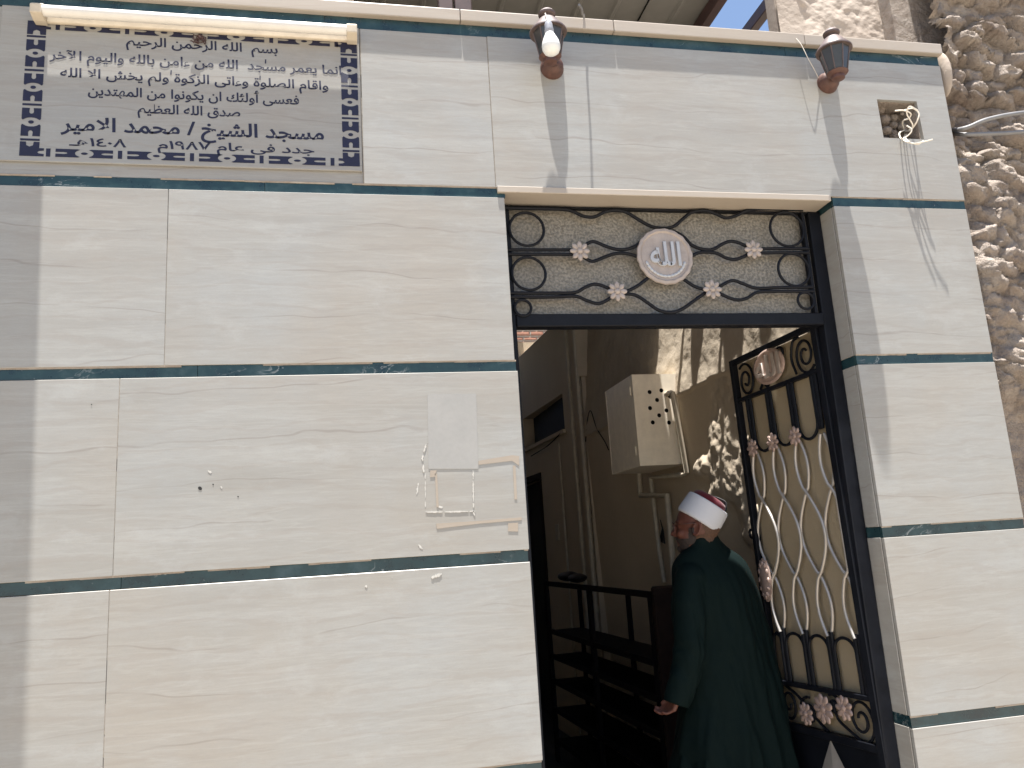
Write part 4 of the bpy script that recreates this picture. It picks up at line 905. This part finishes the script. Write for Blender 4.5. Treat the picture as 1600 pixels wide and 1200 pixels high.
# beard and cropped hair: patches that follow the head's own surface
def patch(name, test, lift, mat):
    src = bpy.data.objects['body'].data; n = len(src.vertices); co = np.empty(n * 3); no = np.empty(n * 3)
    src.vertices.foreach_get('co', co); src.vertices.foreach_get('normal', no); co = co.reshape(-1, 3); no = no.reshape(-1, 3)
    d = co + np.array(man['_o']) - np.array(H0); f = d @ np.array(FA) / S_; q = d @ np.array(FS) / S_; u = d @ np.array(HU) / S_
    jit = (fbm(f * 60 + q * 30 + 9, u * 60 + q * 25 + 4, 3) - .5) * .022
    ok = test(f + jit, np.abs(q), u + jit); ids = np.full(n, -1); fs = []; vs = []
    for p in src.polygons:
        if all(ok[v] for v in p.vertices):
            for v in p.vertices:
                if ids[v] < 0: ids[v] = len(vs); vs.append(tuple(co[v] + no[v] * (lift + random.uniform(-.0007, .0007))))
            fs.append(tuple(int(ids[v]) for v in p.vertices))
    me = bpy.data.meshes.new(name); me.from_pydata(vs, [], fs); me.polygons.foreach_set('use_smooth', [True] * len(fs))
    return link(name, me, mat, man)
patch('beard', lambda f, q, u: ((u < -.052) & (u > -.135) & (f > .030) & (f - .35 * (u + .05) > .025) & ~((f > .084) & (u > -.080) & (u < -.055) & (q < .026))) | ((f > -.002) & (f < .030) & (u < .0) & (u > -.085) & (q > .050)) | ((f > .076) & (u < -.043) & (u > -.056)), .0028, M['beard'])
patch('hair', lambda f, q, u: (f < .0) & (u > -.075) & (u < .04) & ~((q > .062) & (f > -.040)), .0022, M['hair'])
# turban round a red felt cap, worn tilted back
TA = (HR * .60 + HU * .80 + HD * -.06).normalized(); TC = H0 + HR * .006 + HU * .020
tb_ = MB(); tb_.lathe([(.070, -.004), (.0865, -.004), (.0895, .004), (.0900, .022), (.0885, .048), (.0870, .072), (.0865, .085), (.0845, .0905), (.074, .089), (.072, .060)], TC, TA, 64, 1.06, FA, .98, mod=lambda a, r: 1 + .006 * math.sin(3 * a + 40 * r))
put('turban', tb_, [('SUBSURF', dict(levels=1))], M['turban'])
fz = MB(); fz.lathe([(.073, .05), (.073, .090), (.070, .106), (.062, .115), (.045, .1195), (.01, .1205), (.001, .121)], TC, TA, 48, 1.05, FA, .97); fzo = put('felt_cap', fz, [('SUBSURF', dict(levels=1))], M['fez'])
ts = MB(); tt = TC + TA * .122; bkd = (HR * .9 + HD * -.25)
bkd = (bkd - TA * bkd.dot(TA)).normalized()
for k in range(16):
    w = TA.cross(bkd) * random.uniform(-.013, .013); ts.tube(curve_pts([tt, tt + bkd * .03 + TA * .006 + w * .4, tt + bkd * .062 + w + TA * random.uniform(-.004, .004), tt + bkd * .074 + w * 1.2 - TA * random.uniform(.020, .034)], 4), .0035, 6)
ts.build('tassel', M['black'], fzo, smooth=True)
# spectacles
sp_ = MB()
for s in (-1, 1):
    c = hs(.104, s * .034, .002); sp_.tube([c + FS * .026 * math.cos(t) + HU * .019 * math.sin(t) - FA * .012 * s * s * abs(math.cos(t)) * (1 if math.cos(t) * s > 0 else 0) for t in [2 * PI * k / 24 for k in range(24)]], .0018, 6, closed=True)
    sp_.tube(curve_pts([hs(.092, s * .062, .010), hs(.045, s * .079, .012), hs(-.005, s * .083, .012), hs(-.022, s * .081, -.006)], 6), .0020, 6)
sp_.tube(curve_pts([hs(.106, -.010, .004), hs(.110, 0, .009), hs(.106, .010, .004)], 5), .0018, 6)
sp_.build('spectacles', M['specs'], man, smooth=True)
# robe
RT = [(1.604, 1.369, 1.477, .052), (1.590, 1.367, 1.480, .053), (1.570, 1.362, 1.488, .055), (1.552, 1.350, 1.502, .059), (1.525, 1.320, 1.545, .068), (1.498, 1.290, 1.588, .084), (1.468, 1.277, 1.612, .100), (1.40, 1.275, 1.634, .122), (1.32, 1.28, 1.650, .132), (1.15, 1.283, 1.672, .135), (1.0, 1.27, 1.686, .143), (.87, 1.25, 1.697, .153), (.66, 1.205, 1.714, .172), (.3, 1.16, 1.73, .20), (.05, 1.14, 1.738, .21)]
rz = np.array([r[0] for r in RT])[::-1]; rl = np.array([r[1] for r in RT])[::-1]; rrr = np.array([r[2] for r in RT])[::-1]; rbb = np.array([r[3] for r in RT])[::-1]
NR, NA = 150, 220
zs = np.linspace(.05, 1.600, NR); Lx = np.interp(zs, rz, rl); Rx = np.interp(zs, rz, rrr); Bb = np.interp(zs, rz, rbb)
def sm(a):
    for _ in range(3): a[1:-1] = (a[:-2] + a[1:-1] * 2 + a[2:]) / 4
    return a
Lx, Rx, Bb = sm(Lx), sm(Rx), sm(Bb)
th = np.linspace(0, 2 * PI, NA, endpoint=False); TH, ZZ = np.meshgrid(th, zs)
A = np.clip((1.28 - ZZ) / 1.2, 0, 1) ** 1.1
def fold(t, ph, w, z0): # one soft pleat starting at height z0
    d = (t - ph + PI) % (2 * PI) - PI; return np.exp(-(d / w) ** 2) * np.clip((z0 - ZZ) / .35, 0, 1)
F = np.zeros_like(TH)
for ph, w, z0, am in ((4.05, .10, 1.05, .10), (4.35, .12, .95, -.07), (4.55, .085, 1.25, .085), (4.85, .13, 1.2, -.08), (5.05, .09, 1.1, .09), (5.4, .12, 1.0, -.07), (5.65, .10, 1.15, .07), (5.95, .12, .9, -.06), (3.7, .12, 1.0, -.07), (3.4, .1, .95, .08), (.4, .15, 1., .07), (1.2, .2, 1., .08), (2.0, .2, 1., -.07), (2.6, .2, 1., .08)):
    F += am * fold(TH + .10 * np.sin(ZZ * 4 + ph * 3), ph, w, z0)
wr_ = .022 * (fbm(TH * 2.2 + 3, ZZ * 3.2, 4) - .5) * 2 * np.clip((1.5 - ZZ) * 4, 0, 1) + .010 * (fbm(TH * 7, ZZ * 6 + 4, 3) - .5) * 2 * np.clip((1.45 - ZZ) * 4, 0, 1)
rad = 1 + F * (.55 + A) + wr_
CX = ((Lx + Rx) / 2)[:, None]; HA = ((Rx - Lx) / 2)[:, None]
rot = np.clip((1.5 - ZZ) / .1, 0, 1) * .10
ct = np.cos(TH); sn = np.sin(TH); ex_ = .92
cx_ = np.sign(ct) * np.abs(ct) ** ex_; sx_ = np.sign(sn) * np.abs(sn) ** ex_
RXg = CX + HA * cx_ * rad; RYg = YM + Bb[:, None] * sx_ * rad + .03 * np.clip((1.45 - ZZ), 0, 1) * 0 + .10 * (ct) * np.clip((ZZ - .9) / .5, 0, 1) * HA * 1.1 + .012
RB = MB(); RYg = RYg - .016 * np.clip((ZZ - 1.48) / .1, 0, 1); ZR = ZZ + .24 * (RXg - 1.428) * np.clip((ZZ - 1.53) / .06, 0, 1); vs = np.stack([RXg, RYg, ZR], -1).reshape(-1, 3).tolist(); fs = []
for i in range(NR - 1):
    for k in range(NA): fs.append((i * NA + k, i * NA + (k + 1) % NA, (i + 1) * NA + (k + 1) % NA, (i + 1) * NA + k))
fs += [tuple(range(NA - 1, -1, -1)), tuple(range((NR - 1) * NA, NR * NA))]
RB.add(vs, fs)
def sleeve(pts, rads, flare, seed):
    c = curve_pts(pts, 10); n = len(c); T = MB(); m = 36; vs = []
    for i, p in enumerate(c):
        t = i / (n - 1); a = c[max(i - 1, 0)]; b = c[min(i + 1, n - 1)]; d = (b - a).normalized()
        e1 = (HR - d * HR.dot(d)).normalized(); e2 = d.cross(e1); r = np.interp(t, [q[0] for q in rads], [q[1] for q in rads])
        for k in range(m):
            al = 2 * PI * k / m; w = 1 + .05 * math.sin(3 * al + seed + 6 * t) * t + .04 * math.sin(t * 34 + 2 * al + seed) * math.exp(-((t - .55) / .22) ** 2)
            vs.append(p + (e1 * math.cos(al) * 1.0 + e2 * math.sin(al) * 1.12) * r * w)
    fs = [(i * m + k, i * m + (k + 1) % m, (i + 1) * m + (k + 1) % m, (i + 1) * m + k) for i in range(n - 1) for k in range(m)]
    fs += [tuple(range(m - 1, -1, -1)), tuple(range((n - 1) * m, n * m))]
    RB.add(vs, fs)
CU_ = P(1056, 1101, .53)
RB.ell(SHL + Vector((.004, -.004, -.008)), (.066, 0, 0), (0, .072, 0), (0, 0, .072), 24, 16)
sleeve([SHL + Vector((.006, .0, -.004)), SHL.lerp(EL, .4) + Vector((-.006, -.004, 0)), EL, EL.lerp(CU_, .5) + Vector((.004, 0, 0)), CU_], [(0, .066), (.25, .070), (.55, .066), (.8, .058), (1, .050)], 0, 1.0)
sleeve([SHR, SHR.lerp(ELR, .5), ELR, ELR.lerp(WRR, .5), WRR], [(0, .060), (.3, .066), (.6, .060), (1, .05)], 0, 4.0)
rbo = put('robe', RB, [('REMESH', dict(mode='VOXEL', voxel_size=.0055)), ('SMOOTH', dict(factor=.5, iterations=3))], M['robe'])
me = rbo.data; n_ = len(me.vertices); co = np.empty(n_ * 3); no = np.empty(n_ * 3); me.vertices.foreach_get('co', co); me.vertices.foreach_get('normal', no); co = co.reshape(-1, 3); no = no.reshape(-1, 3)
zz2 = co[:, 2] + man.location.z; uu_ = co[:, 0] * 1.0 + co[:, 1] * .7
dr = (np.abs(fbm(uu_ * 13 + .8 * zz2 + 5, zz2 * 1.5 + 2, 3) - .5) * 2) ** .8 * .020 - .006 + .007 * (fbm(uu_ * 20, zz2 * 10 + 9, 3) - .5) * 2
dr *= np.clip((1.50 - zz2) * 5, .08, 1)
me.vertices.foreach_set('co', (co + no * dr[:, None]).reshape(-1)); me.update()
cl = MB(); cc = Vector((1.4235, YM - .003, 1.603))
cl.lathe([(.044, -.006), (.0535, -.002), (.0545, .010), (.0535, .0185), (.048, .018)], cc, Vector((-.24, .05, 1)), 40, 1.04, HR, 1.0); put('collar', cl, [('SUBSURF', dict(levels=1))], M['collar'])
for k in range(3):
    q = P(1068, 1084 + k * 6, .487); MB().ell(q, (.0052, 0, 0), (0, .003, 0), (0, 0, .0052), 10, 8).build('cuff_button', M['silver'], rbo, smooth=True)
for s in (-1, 1):
    sh = MB(); sh.ell(bp(s * .095, s * .10 + .05, .045), FWD * .135, LFT * .048, HU * .042, 20, 12); put('shoe', sh, [('SUBSURF', dict(levels=1))], M['shoe'])

for o in bpy.data.objects:
    if '_o' in o: del o['_o']
